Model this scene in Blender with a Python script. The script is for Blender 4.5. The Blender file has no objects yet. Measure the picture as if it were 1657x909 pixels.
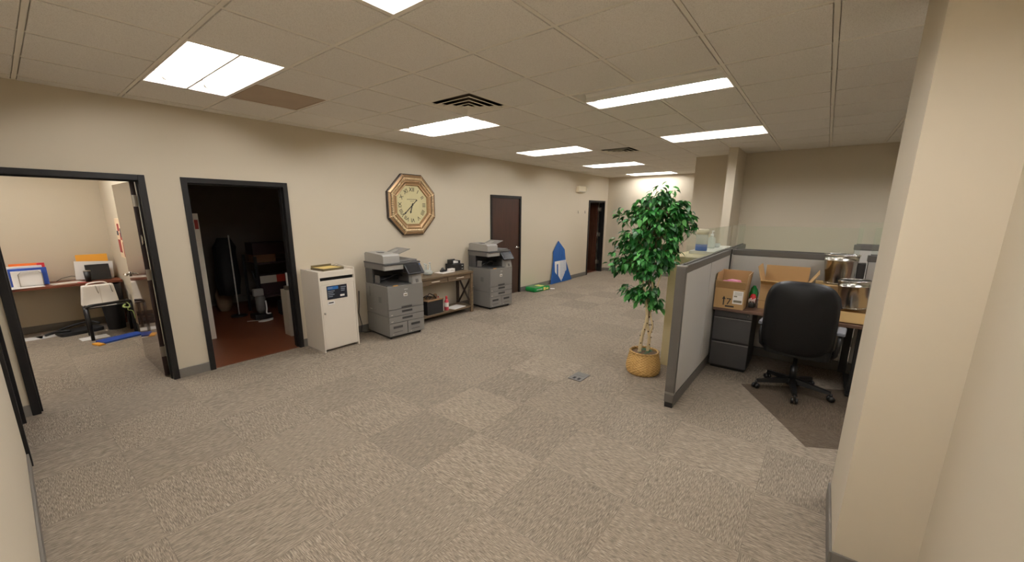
import bpy, bmesh, math, random
from math import sin, cos, pi, radians
from mathutils import Vector, Matrix
random.seed(7)
scene = bpy.context.scene
COL = scene.collection

# ------------------------------------------------------------ materials
def srgb(c):
    return tuple((v/255/12.92 if v/255 <= .04045 else ((v/255+.055)/1.055)**2.4) for v in c)+(1,)

def mat(name, col, rough=.6, metal=0., var=0., vscale=8., bump=0., bscale=200., spec=.5, emit=None, estr=0., coat=0.):
    m = bpy.data.materials.new(name); m.use_nodes = True
    nt = m.node_tree; b = nt.nodes['Principled BSDF']
    c = srgb(col)
    b.inputs['Base Color'].default_value = c
    b.inputs['Roughness'].default_value = rough
    b.inputs['Metallic'].default_value = metal
    b.inputs['Specular IOR Level'].default_value = spec
    b.inputs['Coat Weight'].default_value = coat
    if emit:
        b.inputs['Emission Color'].default_value = emit+(1,); b.inputs['Emission Strength'].default_value = estr
    if var or bump:
        tc = nt.nodes.new('ShaderNodeTexCoord')
    if var:
        n = nt.nodes.new('ShaderNodeTexNoise'); n.inputs['Scale'].default_value = vscale; n.inputs['Detail'].default_value = 3
        r = nt.nodes.new('ShaderNodeMixRGB'); r.inputs[1].default_value = tuple(v*(1-var) for v in c[:3])+(1,)
        r.inputs[2].default_value = tuple(min(1, v*(1+var)) for v in c[:3])+(1,)
        nt.links.new(tc.outputs['Object'], n.inputs['Vector']); nt.links.new(n.outputs['Fac'], r.inputs[0])
        nt.links.new(r.outputs[0], b.inputs['Base Color'])
    if bump:
        n = nt.nodes.new('ShaderNodeTexNoise'); n.inputs['Scale'].default_value = bscale; n.inputs['Detail'].default_value = 2
        u = nt.nodes.new('ShaderNodeBump'); u.inputs['Strength'].default_value = bump; u.inputs['Distance'].default_value = .002
        nt.links.new(tc.outputs['Object'], n.inputs['Vector']); nt.links.new(n.outputs['Fac'], u.inputs['Height'])
        nt.links.new(u.outputs[0], b.inputs['Normal'])
    return m

def math_node(nt, op, a, b=None):
    n = nt.nodes.new('ShaderNodeMath'); n.operation = op
    for i, v in enumerate((a, b)):
        if v is None: continue
        if isinstance(v, (int, float)): n.inputs[i].default_value = v
        else: nt.links.new(v, n.inputs[i])
    return n.outputs[0]

def carpet_material():
    m = bpy.data.materials.new('carpet_tiles'); m.use_nodes = True
    nt = m.node_tree; b = nt.nodes['Principled BSDF']; L = nt.links.new
    S = .6155
    g = nt.nodes.new('ShaderNodeNewGeometry')
    sp = nt.nodes.new('ShaderNodeSeparateXYZ'); L(g.outputs['Position'], sp.inputs[0])
    x = math_node(nt, 'DIVIDE', math_node(nt, 'SUBTRACT', sp.outputs[0], .645), S)
    y = math_node(nt, 'DIVIDE', math_node(nt, 'ADD', sp.outputs[1], .722), S)
    i = math_node(nt, 'FLOOR', x); j = math_node(nt, 'FLOOR', y)
    par = math_node(nt, 'FLOORED_MODULO', math_node(nt, 'ADD', i, j), 2.)      # 0 = streaks along y
    idx = nt.nodes.new('ShaderNodeCombineXYZ'); L(i, idx.inputs[0]); L(j, idx.inputs[1])
    wn = nt.nodes.new('ShaderNodeTexWhiteNoise'); wn.noise_dimensions = '2D'; L(idx.outputs[0], wn.inputs['Vector'])
    def streak(sx, sy, scale, off):
        c = nt.nodes.new('ShaderNodeCombineXYZ')
        L(math_node(nt, 'MULTIPLY', sp.outputs[0], sx), c.inputs[0]); L(math_node(nt, 'MULTIPLY', sp.outputs[1], sy), c.inputs[1])
        L(math_node(nt, 'MULTIPLY', wn.outputs['Value'], off), c.inputs[2])
        n = nt.nodes.new('ShaderNodeTexNoise'); n.inputs['Scale'].default_value = scale; n.inputs['Detail'].default_value = 2.5
        n.inputs['Roughness'].default_value = .6
        L(c.outputs[0], n.inputs['Vector']); return n.outputs['Fac']
    a = streak(15., 1.0, 24., 40.); c2 = streak(1.0, 15., 24., 40.)
    mx = nt.nodes.new('ShaderNodeMix'); mx.data_type = 'FLOAT'
    L(par, mx.inputs[0]); L(a, mx.inputs[2]); L(c2, mx.inputs[3])
    ramp = nt.nodes.new('ShaderNodeValToRGB')
    e = ramp.color_ramp.elements
    e[0].position = .30; e[0].color = srgb((92, 83, 72))
    e[1].position = .70; e[1].color = srgb((182, 169, 151))
    k = e.new(.5); k.color = srgb((137, 125, 110))
    L(mx.outputs[0], ramp.inputs[0])
    # per tile tone
    tone = math_node(nt, 'ADD', math_node(nt, 'MULTIPLY', wn.outputs['Value'], .15), .915)
    tone = math_node(nt, 'SUBTRACT', tone, math_node(nt, 'MULTIPLY', par, .05))
    # joint between the tiles
    def edge(v):
        f = math_node(nt, 'FRACT', v); return math_node(nt, 'ABSOLUTE', math_node(nt, 'SUBTRACT', f, .5))
    ex = math_node(nt, 'MAXIMUM', edge(x), edge(y))
    jt = math_node(nt, 'GREATER_THAN', ex, .4955)
    tone = math_node(nt, 'SUBTRACT', tone, math_node(nt, 'MULTIPLY', jt, .13))
    mul = nt.nodes.new('ShaderNodeVectorMath'); mul.operation = 'SCALE'
    L(ramp.outputs[0], mul.inputs[0]); L(tone, mul.inputs['Scale'])
    L(mul.outputs[0], b.inputs['Base Color'])
    b.inputs['Roughness'].default_value = .95; b.inputs['Specular IOR Level'].default_value = .15
    bp = nt.nodes.new('ShaderNodeBump'); bp.inputs['Strength'].default_value = .5; bp.inputs['Distance'].default_value = .004
    L(mx.outputs[0], bp.inputs['Height']); L(bp.outputs[0], b.inputs['Normal'])
    return m

def tile_material():
    m = mat('ceiling_tile', (198, 191, 180), .95, spec=.1)
    nt = m.node_tree; b = nt.nodes['Principled BSDF']; L = nt.links.new
    tc = nt.nodes.new('ShaderNodeTexCoord')
    n = nt.nodes.new('ShaderNodeTexNoise'); n.inputs['Scale'].default_value = 330; n.inputs['Detail'].default_value = 2
    L(tc.outputs['Object'], n.inputs['Vector'])
    r = nt.nodes.new('ShaderNodeValToRGB'); e = r.color_ramp.elements
    e[0].position = .34; e[0].color = srgb((204, 198, 189)); e[1].position = .46; e[1].color = srgb((238, 234, 227))
    L(n.outputs['Fac'], r.inputs[0]); L(r.outputs[0], b.inputs['Base Color'])
    return m

def wood_material(name, c1, c2, rough=.4, scale=3., axis=0, coat=0.):
    m = mat(name, c1, rough, coat=coat); nt = m.node_tree; b = nt.nodes['Principled BSDF']; L = nt.links.new
    tc = nt.nodes.new('ShaderNodeTexCoord'); mp = nt.nodes.new('ShaderNodeMapping')
    s = [14., 14., 14.]; s[axis] = .8; mp.inputs['Scale'].default_value = s
    n = nt.nodes.new('ShaderNodeTexNoise'); n.inputs['Scale'].default_value = scale; n.inputs['Detail'].default_value = 5
    r = nt.nodes.new('ShaderNodeValToRGB'); e = r.color_ramp.elements
    e[0].position = .35; e[0].color = srgb(c1); e[1].position = .65; e[1].color = srgb(c2)
    L(tc.outputs['Object'], mp.inputs[0]); L(mp.outputs[0], n.inputs['Vector']); L(n.outputs['Fac'], r.inputs[0]); L(r.outputs[0], b.inputs['Base Color'])
    return m

def glass_material(name, tint=(.93, .97, .94), ior=1.5, haze=0.):
    m = bpy.data.materials.new(name); m.use_nodes = True; nt = m.node_tree; nt.nodes.clear(); L = nt.links.new
    o = nt.nodes.new('ShaderNodeOutputMaterial'); t = nt.nodes.new('ShaderNodeBsdfTransparent'); t.inputs[0].default_value = tint+(1,)
    g = nt.nodes.new('ShaderNodeBsdfGlossy'); g.inputs['Roughness'].default_value = .03
    f = nt.nodes.new('ShaderNodeFresnel'); f.inputs[0].default_value = ior
    gb = nt.nodes.new('ShaderNodeNewGeometry')
    fac = math_node(nt, 'MULTIPLY', f.outputs[0], math_node(nt, 'SUBTRACT', 1., gb.outputs['Backfacing']))   # only the outer faces mirror
    mx = nt.nodes.new('ShaderNodeMixShader'); L(fac, mx.inputs[0]); L(t.outputs[0], mx.inputs[1]); L(g.outputs[0], mx.inputs[2])
    last = mx.outputs[0]
    if haze:
        d = nt.nodes.new('ShaderNodeBsdfDiffuse'); d.inputs[0].default_value = (.8, .85, .8, 1)
        m2 = nt.nodes.new('ShaderNodeMixShader'); m2.inputs[0].default_value = haze; L(last, m2.inputs[1]); L(d.outputs[0], m2.inputs[2]); last = m2.outputs[0]
    L(last, o.inputs[0]); return m

def leaf_material(name, cols):
    m = mat(name, cols[1], .42); nt = m.node_tree; b = nt.nodes['Principled BSDF']; L = nt.links.new
    g = nt.nodes.new('ShaderNodeNewGeometry'); r = nt.nodes.new('ShaderNodeValToRGB'); e = r.color_ramp.elements
    e[0].position = 0; e[0].color = srgb(cols[0]); e[1].position = 1; e[1].color = srgb(cols[2]); k = e.new(.55); k.color = srgb(cols[1])
    L(g.outputs['Random Per Island'], r.inputs[0]); L(r.outputs[0], b.inputs['Base Color'])
    return m

def wicker_material():
    m = mat('wicker', (196, 150, 84), .6); nt = m.node_tree; b = nt.nodes['Principled BSDF']; L = nt.links.new
    tc = nt.nodes.new('ShaderNodeTexCoord'); sp = nt.nodes.new('ShaderNodeSeparateXYZ'); L(tc.outputs['Object'], sp.inputs[0])
    ang = math_node(nt, 'ARCTAN2', sp.outputs[1], sp.outputs[0]); row = math_node(nt, 'DIVIDE', sp.outputs[2], .0135)
    fr = math_node(nt, 'FLOOR', row)
    wv = math_node(nt, 'SINE', math_node(nt, 'ADD', math_node(nt, 'MULTIPLY', ang, 26.), math_node(nt, 'MULTIPLY', fr, pi)))
    rv = math_node(nt, 'SINE', math_node(nt, 'MULTIPLY', math_node(nt, 'FRACT', row), pi))
    n = nt.nodes.new('ShaderNodeTexNoise'); n.inputs['Scale'].default_value = 38; L(tc.outputs['Object'], n.inputs['Vector'])
    v = math_node(nt, 'ADD', math_node(nt, 'MULTIPLY', wv, .14), math_node(nt, 'MULTIPLY', rv, .55))
    v = math_node(nt, 'ADD', v, math_node(nt, 'MULTIPLY', n.outputs['Fac'], .5))
    r = nt.nodes.new('ShaderNodeValToRGB'); e = r.color_ramp.elements
    e[0].position = .15; e[0].color = srgb((104, 66, 30)); e[1].position = .95; e[1].color = srgb((232, 196, 130)); k = e.new(.5); k.color = srgb((204, 158, 86))
    L(v, r.inputs[0]); L(r.outputs[0], b.inputs['Base Color'])
    bp = nt.nodes.new('ShaderNodeBump'); bp.inputs['Strength'].default_value = .6; bp.inputs['Distance'].default_value = .006; L(v, bp.inputs['Height']); L(bp.outputs[0], b.inputs['Normal'])
    return m

M = {}
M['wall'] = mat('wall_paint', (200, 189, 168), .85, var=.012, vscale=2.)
M['store_wall_shaded'] = mat('storage_wall_shaded', (128, 120, 110), .9)  # wall colour darkened, the storage room's shade is put into it
M['room_wall'] = mat('office_wall_paint', (200, 188, 165), .85)
M['carpet'] = carpet_material()
M['tile'] = tile_material()
M['grid'] = mat('ceiling_grid_paint', (236, 230, 218), .5)
M['plenum'] = mat('plenum_dark', (60, 55, 50), .9)
M['base'] = mat('vinyl_baseboard', (112, 107, 99), .6)
M['frame'] = mat('black_brown_frame', (22, 20, 19), .5, spec=.3)
M['leaf'] = wood_material('espresso_veneer', (66, 40, 30), (88, 56, 42), .10, 3., 2, coat=1.)
M['leaf_dark'] = wood_material('espresso_veneer_matt', (46, 27, 21), (60, 36, 28), .35, 3., 2)
M['leaf_edge'] = mat('espresso_edge', (44, 26, 22), .4)
M['steel'] = mat('satin_steel', (178, 172, 160), .35, 1.)
M['chrome'] = mat('chrome', (225, 222, 216), .12, 1.)
M['redfloor'] = mat('red_brown_floor', (108, 60, 36), .42, var=.12, vscale=3.)
M['white_lam'] = mat('white_laminate', (222, 213, 198), .45)
M['black'] = mat('black_plastic', (22, 21, 21), .45)
M['black_gloss'] = mat('black_gloss', (16, 16, 18), .12)
M['void'] = mat('dark_interior', (10, 9, 8), .9)
M['cop_body'] = mat('copier_grey', (122, 119, 114), .5, bump=.1, bscale=600)
M['cop_light'] = mat('copier_light_grey', (156, 153, 146), .5)
M['cop_dark'] = mat('copier_dark_grey', (74, 73, 72), .45)
M['cop_mid'] = mat('copier_mid_grey', (104, 101, 97), .5)
M['tube_off'] = mat('unlit_tube', (225, 222, 214), .4)
M['line'] = mat('seam_shadow_grey', (56, 54, 52), .7)
M['paper'] = mat('paper_white', (232, 228, 222), .8)
M['paper2'] = mat('paper_cream', (214, 205, 190), .8)
M['orange'] = mat('orange_folder', (222, 110, 40), .6)
M['manila'] = mat('manila_yellow', (226, 160, 52), .7)
M['blue'] = mat('blue_binder', (38, 70, 150), .5)
M['desk1'] = wood_material('cherry_desk', (98, 50, 30), (118, 64, 40), .4, 3., 0)
M['desk2'] = wood_material('walnut_laminate', (86, 62, 48), (108, 80, 62), .45, 3., 1)
M['tablewood'] = wood_material('weathered_oak', (84, 69, 51), (110, 91, 68), .55, 3., 0)
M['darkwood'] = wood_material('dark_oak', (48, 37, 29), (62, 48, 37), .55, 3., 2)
M['fabric'] = mat('partition_fabric', (184, 180, 172), .9, var=.03, vscale=60, bump=.2, bscale=900)
M['rail'] = mat('partition_metal', (86, 82, 76), .45, var=.03)
M['rail_black'] = mat('partition_black', (38, 35, 33), .6)
M['trim'] = mat('partition_cap', (150, 148, 142), .3, .8)
M['glass'] = glass_material('partition_glass', (.955, .98, .955), 1.35, .02)
M['clear'] = glass_material('clear_plastic', (.93, .95, .95), 1.45, .40)
M['counter'] = mat('olive_beige_panel', (186, 172, 132), .8)
M['countertop'] = mat('white_countertop', (226, 222, 210), .35)
M['ped'] = mat('charcoal_pedestal', (70, 69, 69), .4, .2)
M['ped_hi'] = mat('pedestal_pull', (128, 126, 124), .35, .5)
M['card'] = mat('cardboard', (176, 142, 96), .85, var=.04, vscale=6)
M['card_in'] = mat('cardboard_inside', (212, 178, 120), .85)
M['card_dk'] = mat('cardboard_edge', (128, 90, 56), .9)
M['galv'] = mat('galvanised_steel', (206, 204, 196), .22, 1., var=.08, vscale=20)
M['galv_in'] = mat('galvanised_inside', (150, 150, 146), .35, 1.)
M['leather'] = mat('black_leather', (12, 12, 12), .5, bump=.3, bscale=350, spec=.3)
M['chair_plastic'] = mat('chair_plastic', (18, 18, 18), .4)
M['arm_grey'] = mat('armrest_worn_grey', (122, 124, 130), .5)
M['gold'] = mat('antique_gold', (178, 146, 108), .38, .6, var=.22, vscale=40)
M['gold_lt'] = mat('beaded_gold', (236, 210, 168), .28, .6)
M['clock_edge'] = mat('clock_black_edge', (50, 40, 32), .5)
M['clockface'] = mat('clock_face', (206, 196, 150), .6, var=.06, vscale=12)
M['ink'] = mat('ink_black', (36, 34, 32), .6)
M['ink_grey'] = mat('faded_ink', (128, 120, 98), .7)
M['wicker'] = wicker_material()
M['soil'] = mat('moss_and_bark', (104, 80, 58), .95, var=.4, vscale=50, bump=1., bscale=60)
M['bark'] = mat('pale_bark', (206, 186, 146), .7, var=.25, vscale=28)
M['knot'] = mat('bark_knots', (78, 54, 36), .8)
M['twig'] = mat('twig_brown', (96, 78, 50), .7)
M['leafg'] = leaf_material('ficus_leaves', ((12, 62, 18), (30, 108, 36), (100, 172, 88)))  # palest tone paints in leaf highlights along with the lighter leaves
M['mossleaf'] = mat('moss_green', (44, 92, 60), .7)
M['signblue'] = mat('sign_blue', (20, 80, 148), .55)
M['signblue_dk'] = mat('sign_fold_blue', (14, 60, 116), .55)
M['white'] = mat('white_plastic', (232, 230, 224), .4)
M['green'] = mat('green_wrap', (26, 132, 62), .25)
M['yellow'] = mat('pale_yellow', (226, 206, 120), .6)
M['red'] = mat('red_plastic', (196, 44, 50), .35)
M['pinkred'] = mat('pink_red_bottle', (206, 74, 88), .35)
M['pink'] = mat('pink_tissue', (214, 140, 170), .7)
M['boxwood'] = mat('bin_tan_top', (136, 106, 76), .7)
M['bagwhite'] = mat('cream_leather', (240, 234, 224), .5)
M['tubeblk'] = mat('black_tube_metal', (24, 23, 23), .35, .3)
M['bagblk'] = mat('black_nylon', (26, 26, 27), .7)
M['binblk'] = mat('black_wire_bin', (20, 18, 18), .6)
M['screenblk'] = mat('screen_black', (26, 26, 27), .25)
M['cable'] = mat('cable_dark', (40, 38, 36), .6)
M['greenstr'] = mat('pale_green_string', (176, 196, 120), .6)
M['navy'] = mat('label_navy', (18, 22, 34), .4)
M['labelblue'] = mat('label_blue', (40, 104, 170), .4)
M['labeltext'] = mat('label_text_grey', (150, 158, 168), .6)
M['tray_yellow'] = mat('tray_yellow_paper', (224, 198, 122), .7)
M['tray_metal'] = mat('tray_olive_metal', (116, 104, 76), .4, .5)
M['lamp'] = mat('tube_glow', (255, 255, 255), .5, emit=(.985, .975, .99), estr=60.)
M['reflector'] = mat('reflector_white', (236, 233, 226), .35)
M['vent'] = mat('vent_enamel', (232, 226, 212), .5)
M['duct'] = mat('duct_shadow', (104, 92, 78), .9)
M['return'] = mat('return_grille', (176, 156, 134), .7, var=.1, vscale=4)
M['exitbox'] = mat('cream_housing', (226, 214, 186), .5)
M['art1'] = mat('art_cream', (228, 204, 168), .7, var=.15, vscale=14)
M['art2'] = mat('art_red', (150, 44, 34), .7, var=.3, vscale=16)
M['art3'] = mat('art_dark', (52, 48, 58), .7)
M['gel_blue'] = mat('blue_label', (52, 92, 160), .5)
M['palegrey'] = mat('pale_grey_beige', (178, 170, 152), .6)
M['maroon'] = mat('dark_maroon', (44, 20, 22), .7)
M['brownbox'] = mat('brown_box', (112, 78, 50), .8)
M['boxred'] = mat('box_red_print', (190, 60, 44), .6)
M['beigebag'] = mat('beige_bag', (150, 128, 102), .8)
M['outlet'] = mat('outlet_plate', (92, 88, 82), .5, .3)

def mat_chairmat():
    m = bpy.data.materials.new('vinyl_mat'); m.use_nodes = True; nt = m.node_tree; nt.nodes.clear(); L = nt.links.new
    o = nt.nodes.new('ShaderNodeOutputMaterial'); t = nt.nodes.new('ShaderNodeBsdfTransparent'); t.inputs[0].default_value = (.94, .92, .90, 1)
    p = nt.nodes.new('ShaderNodeBsdfPrincipled'); p.inputs['Base Color'].default_value = srgb((112, 100, 86)); p.inputs['Roughness'].default_value = .4
    mx = nt.nodes.new('ShaderNodeMixShader'); mx.inputs[0].default_value = .22
    L(t.outputs[0], mx.inputs[1]); L(p.outputs[0], mx.inputs[2]); L(mx.outputs[0], o.inputs[0]); return m
M['mat'] = mat_chairmat()

# ------------------------------------------------------------ mesh helpers
class MB:
    def __init__(s): s.bm = bmesh.new()
    def _xf(s, vs, mtx):
        if mtx is not None:
            for v in vs: v.co = mtx @ v.co
    def box(s, x0, x1, y0, y1, z0, z1, bev=0., mtx=None, seg=2):
        b = bmesh.new()
        bmesh.ops.create_cube(b, size=1.)
        for v in b.verts: v.co = Vector((x0+(v.co.x+.5)*(x1-x0), y0+(v.co.y+.5)*(y1-y0), z0+(v.co.z+.5)*(z1-z0)))
        if bev: bmesh.ops.bevel(b, geom=b.edges[:], offset=bev, segments=seg, profile=.6, affect='EDGES', clamp_overlap=True)
        s._xf(b.verts, mtx); return s._merge(b)
    def _merge(s, b):
        me = bpy.data.meshes.new('tmp'); b.to_mesh(me); b.free(); s.bm.from_mesh(me); bpy.data.meshes.remove(me); return s
    def prism(s, pts, d, mtx=None, bev=0.):
        """polygon pts in local XY, extruded by d along +Z, placed with mtx"""
        b = bmesh.new(); lo = [b.verts.new((p[0], p[1], 0)) for p in pts]; hi = [b.verts.new((p[0], p[1], d)) for p in pts]
        n = len(pts); b.faces.new(lo[::-1]); b.faces.new(hi)
        for i in range(n): b.faces.new((lo[i], lo[(i+1) % n], hi[(i+1) % n], hi[i]))
        bmesh.ops.recalc_face_normals(b, faces=b.faces[:])
        if bev: bmesh.ops.bevel(b, geom=b.edges[:], offset=bev, segments=2, profile=.6, affect='EDGES', clamp_overlap=True)
        s._xf(b.verts, mtx); return s._merge(b)
    def tube(s, path, r, seg=10, closed=False, mtx=None):
        path = [Vector(p) for p in path]; n = len(path); rs = r if isinstance(r, (list, tuple)) else [r]*n
        b = bmesh.new(); rings = []; up = None
        for i, p in enumerate(path):
            if closed: t = (path[(i+1) % n]-path[i-1]).normalized()
            else: t = (path[min(i+1, n-1)]-path[max(i-1, 0)]).normalized()
            if up is None:
                up = Vector((0, 0, 1)) if abs(t.z) < .9 else Vector((1, 0, 0))
            a = t.cross(up)
            if a.length < 1e-5: a = t.cross(Vector((0, 1, 0)))
            a.normalize(); c = a.cross(t).normalized(); up = c
            rings.append([b.verts.new(p+(a*cos(2*pi*k/seg)+c*sin(2*pi*k/seg))*rs[i]) for k in range(seg)])
        m = n if closed else n-1
        for i in range(m):
            A, B = rings[i], rings[(i+1) % n]
            for k in range(seg): b.faces.new((A[k], A[(k+1) % seg], B[(k+1) % seg], B[k]))
        if not closed:
            b.faces.new(rings[0][::-1]); b.faces.new(rings[-1])
        bmesh.ops.recalc_face_normals(b, faces=b.faces[:])
        for f in b.faces: f.smooth = True
        s._xf(b.verts, mtx); return s._merge(b)
    def lathe(s, prof, seg=40, mtx=None, cap=True, wob=None):
        b = bmesh.new(); rings = []
        for j, (r, z) in enumerate(prof):
            ring = []
            for k in range(seg):
                a = 2*pi*k/seg; rr = r+(wob(j, k) if wob else 0)
                ring.append(b.verts.new((rr*cos(a), rr*sin(a), z)))
            rings.append(ring)
        for i in range(len(prof)-1):
            for k in range(seg): b.faces.new((rings[i][k], rings[i][(k+1) % seg], rings[i+1][(k+1) % seg], rings[i+1][k]))
        if cap:
            b.faces.new(rings[0][::-1]); b.faces.new(rings[-1])
        bmesh.ops.recalc_face_normals(b, faces=b.faces[:])
        for f in b.faces: f.smooth = len(f.verts) == 4
        s._xf(b.verts, mtx); return s._merge(b)
    def quad(s, p):
        s.bm.faces.new([s.bm.verts.new(q) for q in p]); return s
    def text(s, body, size, mtx, ext=.001, align='CENTER', width=None):
        cu = bpy.data.curves.new('t', 'FONT'); cu.body = body; cu.size = size; cu.extrude = ext; cu.align_x = align; cu.align_y = 'CENTER'
        cu.resolution_u = 3
        o = bpy.data.objects.new('t', cu); COL.objects.link(o)
        dg = bpy.context.evaluated_depsgraph_get(); me = bpy.data.meshes.new_from_object(o.evaluated_get(dg))
        me.transform(mtx); s.bm.from_mesh(me)
        bpy.data.objects.remove(o); bpy.data.curves.remove(cu); bpy.data.meshes.remove(me); return s
    def build(s, name, m, parent=None, world=False):
        me = bpy.data.meshes.new(name); s.bm.to_mesh(me); s.bm.free()
        if world and parent is not None: me.transform(parent.matrix_basis.inverted())
        me.materials.append(M[m] if isinstance(m, str) else m)
        o = bpy.data.objects.new(name, me); COL.objects.link(o)
        if parent is not None: o.parent = parent
        return o

def thing(name, label, cat, loc=(0, 0, 0), rz=0., group=None):
    o = bpy.data.objects.new(name, None); COL.objects.link(o); o.empty_display_size = .1
    o.location = loc; o.rotation_euler = (0, 0, rz)
    o.matrix_basis = Matrix.Translation(loc) @ Matrix.Rotation(rz, 4, 'Z')
    if label: o['label'] = label; o['category'] = cat
    if group: o['group'] = group
    return o
def tag(o, label, cat, group=None):
    o['label'] = label; o['category'] = cat
    if group: o['group'] = group
    return o
def struct(o): o['kind'] = 'structure'; return o
def sthing(name, loc=(0, 0, 0)):
    o = bpy.data.objects.new(name, None); COL.objects.link(o); o.matrix_basis = Matrix.Translation(loc); o['kind'] = 'structure'; return o
def dup(root, loc, rz, label, group=None):
    r = root.copy(); COL.objects.link(r); r.matrix_basis = Matrix.Translation(loc) @ Matrix.Rotation(rz, 4, 'Z')
    r['label'] = label
    for ch in list(root.children):
        c = ch.copy(); COL.objects.link(c); c.parent = r
        for g in list(ch.children):
            d = g.copy(); COL.objects.link(d); d.parent = c
    return r
def solo(mb, name, m, label, cat, group=None, loc=None):
    """one-mesh thing; vertices given in world space"""
    o = mb.build(name, m)
    vs = [v.co for v in o.data.vertices]
    c = Vector((sum(v.x for v in vs)/len(vs), sum(v.y for v in vs)/len(vs), min(v.z for v in vs)))
    o.data.transform(Matrix.Translation(-c)); o.matrix_basis = Matrix.Translation(c)
    return tag(o, label, cat, group)
def XY(origin, u, v):
    """matrix: local x->u, local y->v, local z->u x v"""
    u = Vector(u).normalized(); v = Vector(v).normalized(); w = u.cross(v)
    m = Matrix.Identity(4)
    for i in range(3): m[i][0] = u[i]; m[i][1] = v[i]; m[i][2] = w[i]; m[i][3] = origin[i]
    return m
def RZ(a, o=(0, 0, 0)): return Matrix.Translation(o) @ Matrix.Rotation(a, 4, 'Z')
def rrect(w, h, r, n=6):
    pts = []
    for cx, cy, a0 in ((w/2-r, h/2-r, 0), (-w/2+r, h/2-r, 90), (-w/2+r, -h/2+r, 180), (w/2-r, -h/2+r, 270)):
        for k in range(n+1):
            a = radians(a0+90*k/n); pts.append((cx+r*cos(a), cy+r*sin(a)))
    return pts

# ------------------------------------------------------------ room dimensions
U = .6096; H = 4.495*U            # ceiling module and height (2.74 m)
YQ = lambda q: -(q+.2864)*U       # ceiling grid lines parallel to the door wall
XW = -.40; XE = 11.15; YS = -8.2; YP = -5.675
XA = 7.95; YA = -3.13             # alcove back wall, its free corner

# ------------------------------------------------------------ shell
struct(MB().box(XW-.12, XE+.1, YS, 3.75, -.05, 0).build('floor', 'carpet'))
struct(MB().box(.93, 3.7, .02, 3.75, -.001, .004).build('floor_storage', 'redfloor'))
struct(MB().box(9.4, XE+.1, .12, 3.0, -.001, .003).build('floor_far_room', 'redfloor'))
DOORS = [(-.342, .684), (.957, 1.99), (5.775, 6.787), (9.942, 10.96)]
HD = 2.068; CW = .052             # head height, casing width
wn = MB(); xs = XW-.12
for a, b in DOORS:
    wn.box(xs, a+CW-.002, 0, .12, 0, H+.02); wn.box(a+CW-.002, b-CW+.002, 0, .12, HD-CW+.002, H+.02); xs = b-CW+.002
wn.box(xs, XE+.1, 0, .12, 0, H+.02)
struct(wn.build('wall_north', 'wall'))
struct(MB().box(XE, XE+.1, YA-.1, 0, 0, H+.02).build('wall_east', 'wall'))
al = MB().box(XA, XA+.12, YS, YA, 0, H+.02).box(XA+.12, XE+.1, YA-.1, YA, 0, H+.02)
struct(al.build('wall_alcove', 'wall'))
struct(MB().box(7.10, XA, -3.935, -3.812, 0, H+.02).build('wall_wing', 'wall'))
struct(MB().box(XW, XA+.1, YS-.1, YS, 0, H+.02).build('wall_south', 'wall'))
ww = MB().box(XW-.12, XW, -6.2, -1.02, 0, H+.02).box(XW-.12, XW, -.16, 0, 0, H+.02).box(XW-.12, XW, -1.02, -.16, HD-CW, H+.02)
struct(ww.build('wall_west', 'wall'))
# short wall with the end pier right beside the camera
struct(MB().box(XW-.12, 2.05, YP-.2, YP, 0, H+.02).box(2.05, 2.69, YP-.2, -5.395, 0, H+.02).build('wall_pier', 'wall'))
struct(MB().box(XW-.12, XW, YS-.1, YP-.2, 0, H+.02).build('wall_southwest', 'wall'))
# office and storage room shells
struct(MB().box(-1.9, .80, 3.60, 3.72, 0, H+.02).build('wall_office_back', 'room_wall'))
struct(MB().box(.80, .93, .12, 3.72, 0, H+.02).build('wall_office_side', 'room_wall'))
struct(MB().box(-2.0, -1.9, .12, 3.72, 0, H+.02).box(-2.0, XW-.12, 0, .12, 0, H+.02).build('wall_office_west', 'room_wall'))
struct(MB().box(.93, 3.7, 3.60, 3.72, 0, H+.02).box(3.6, 3.7, .12, 3.6, 0, H+.02).build('wall_storage', 'store_wall_shaded'))
struct(MB().box(9.3, 9.4, .12, 3.0, 0, H+.02).box(XE, XE+.1, 0, 3.0, 0, H+.02).box(9.3, XE+.1, 3.0, 3.1, 0, H+.02).build('wall_far_room', 'room_wall'))
struct(MB().box(-2.0, XW-.12, .12, 3.75, -.05, 0).build('floor_office', 'carpet'))

# ceiling: lay-in tiles, tee grid and dark plenum
LIGHTS = [(1, 1), (5, 1), (9, 1), (13, 1), (17, 1), (1, 5), (5, 5), (9, 5), (9, 9), (5, 9), (0, 7)]  # last two are added out of view to brighten the pier side
VENTS = [(4, 3), (10, 3)]; RET = (2, 1)
taken = {(t, q+k) for t, q in LIGHTS for k in (0, 1)} | set(VENTS) | {RET}
ct = MB(); g = .018
def in_room(xa, xb, ya, yb):
    return xb > XW and xa < XE and yb > YS and ya < 0
for t in range(-1, 19):
    for q in range(-1, 13):
        if (t, q) in taken: continue
        x0, x1, y1, y0 = t*U, (t+1)*U, YQ(q), YQ(q+1)
        x0, x1 = max(x0, XW-.1), min(x1, XE+.05); y0, y1 = max(y0, YS-.05), min(y1, .05)
        if x1-x0 < .05 or y1-y0 < .05: continue
        ct.box(x0+g, x1-g, y0+g, y1-g, H-.002, H+.016)
        ct.box(x0+.004, x1-.004, y0+.004, y1-.004, H+.016, H+.026)
struct(ct.build('ceiling', 'tile'))
gm = MB()
for t in range(0, 19): gm.box(t*U-.012, t*U+.012, YS, 0, H+.0005, H+.006)
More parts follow.
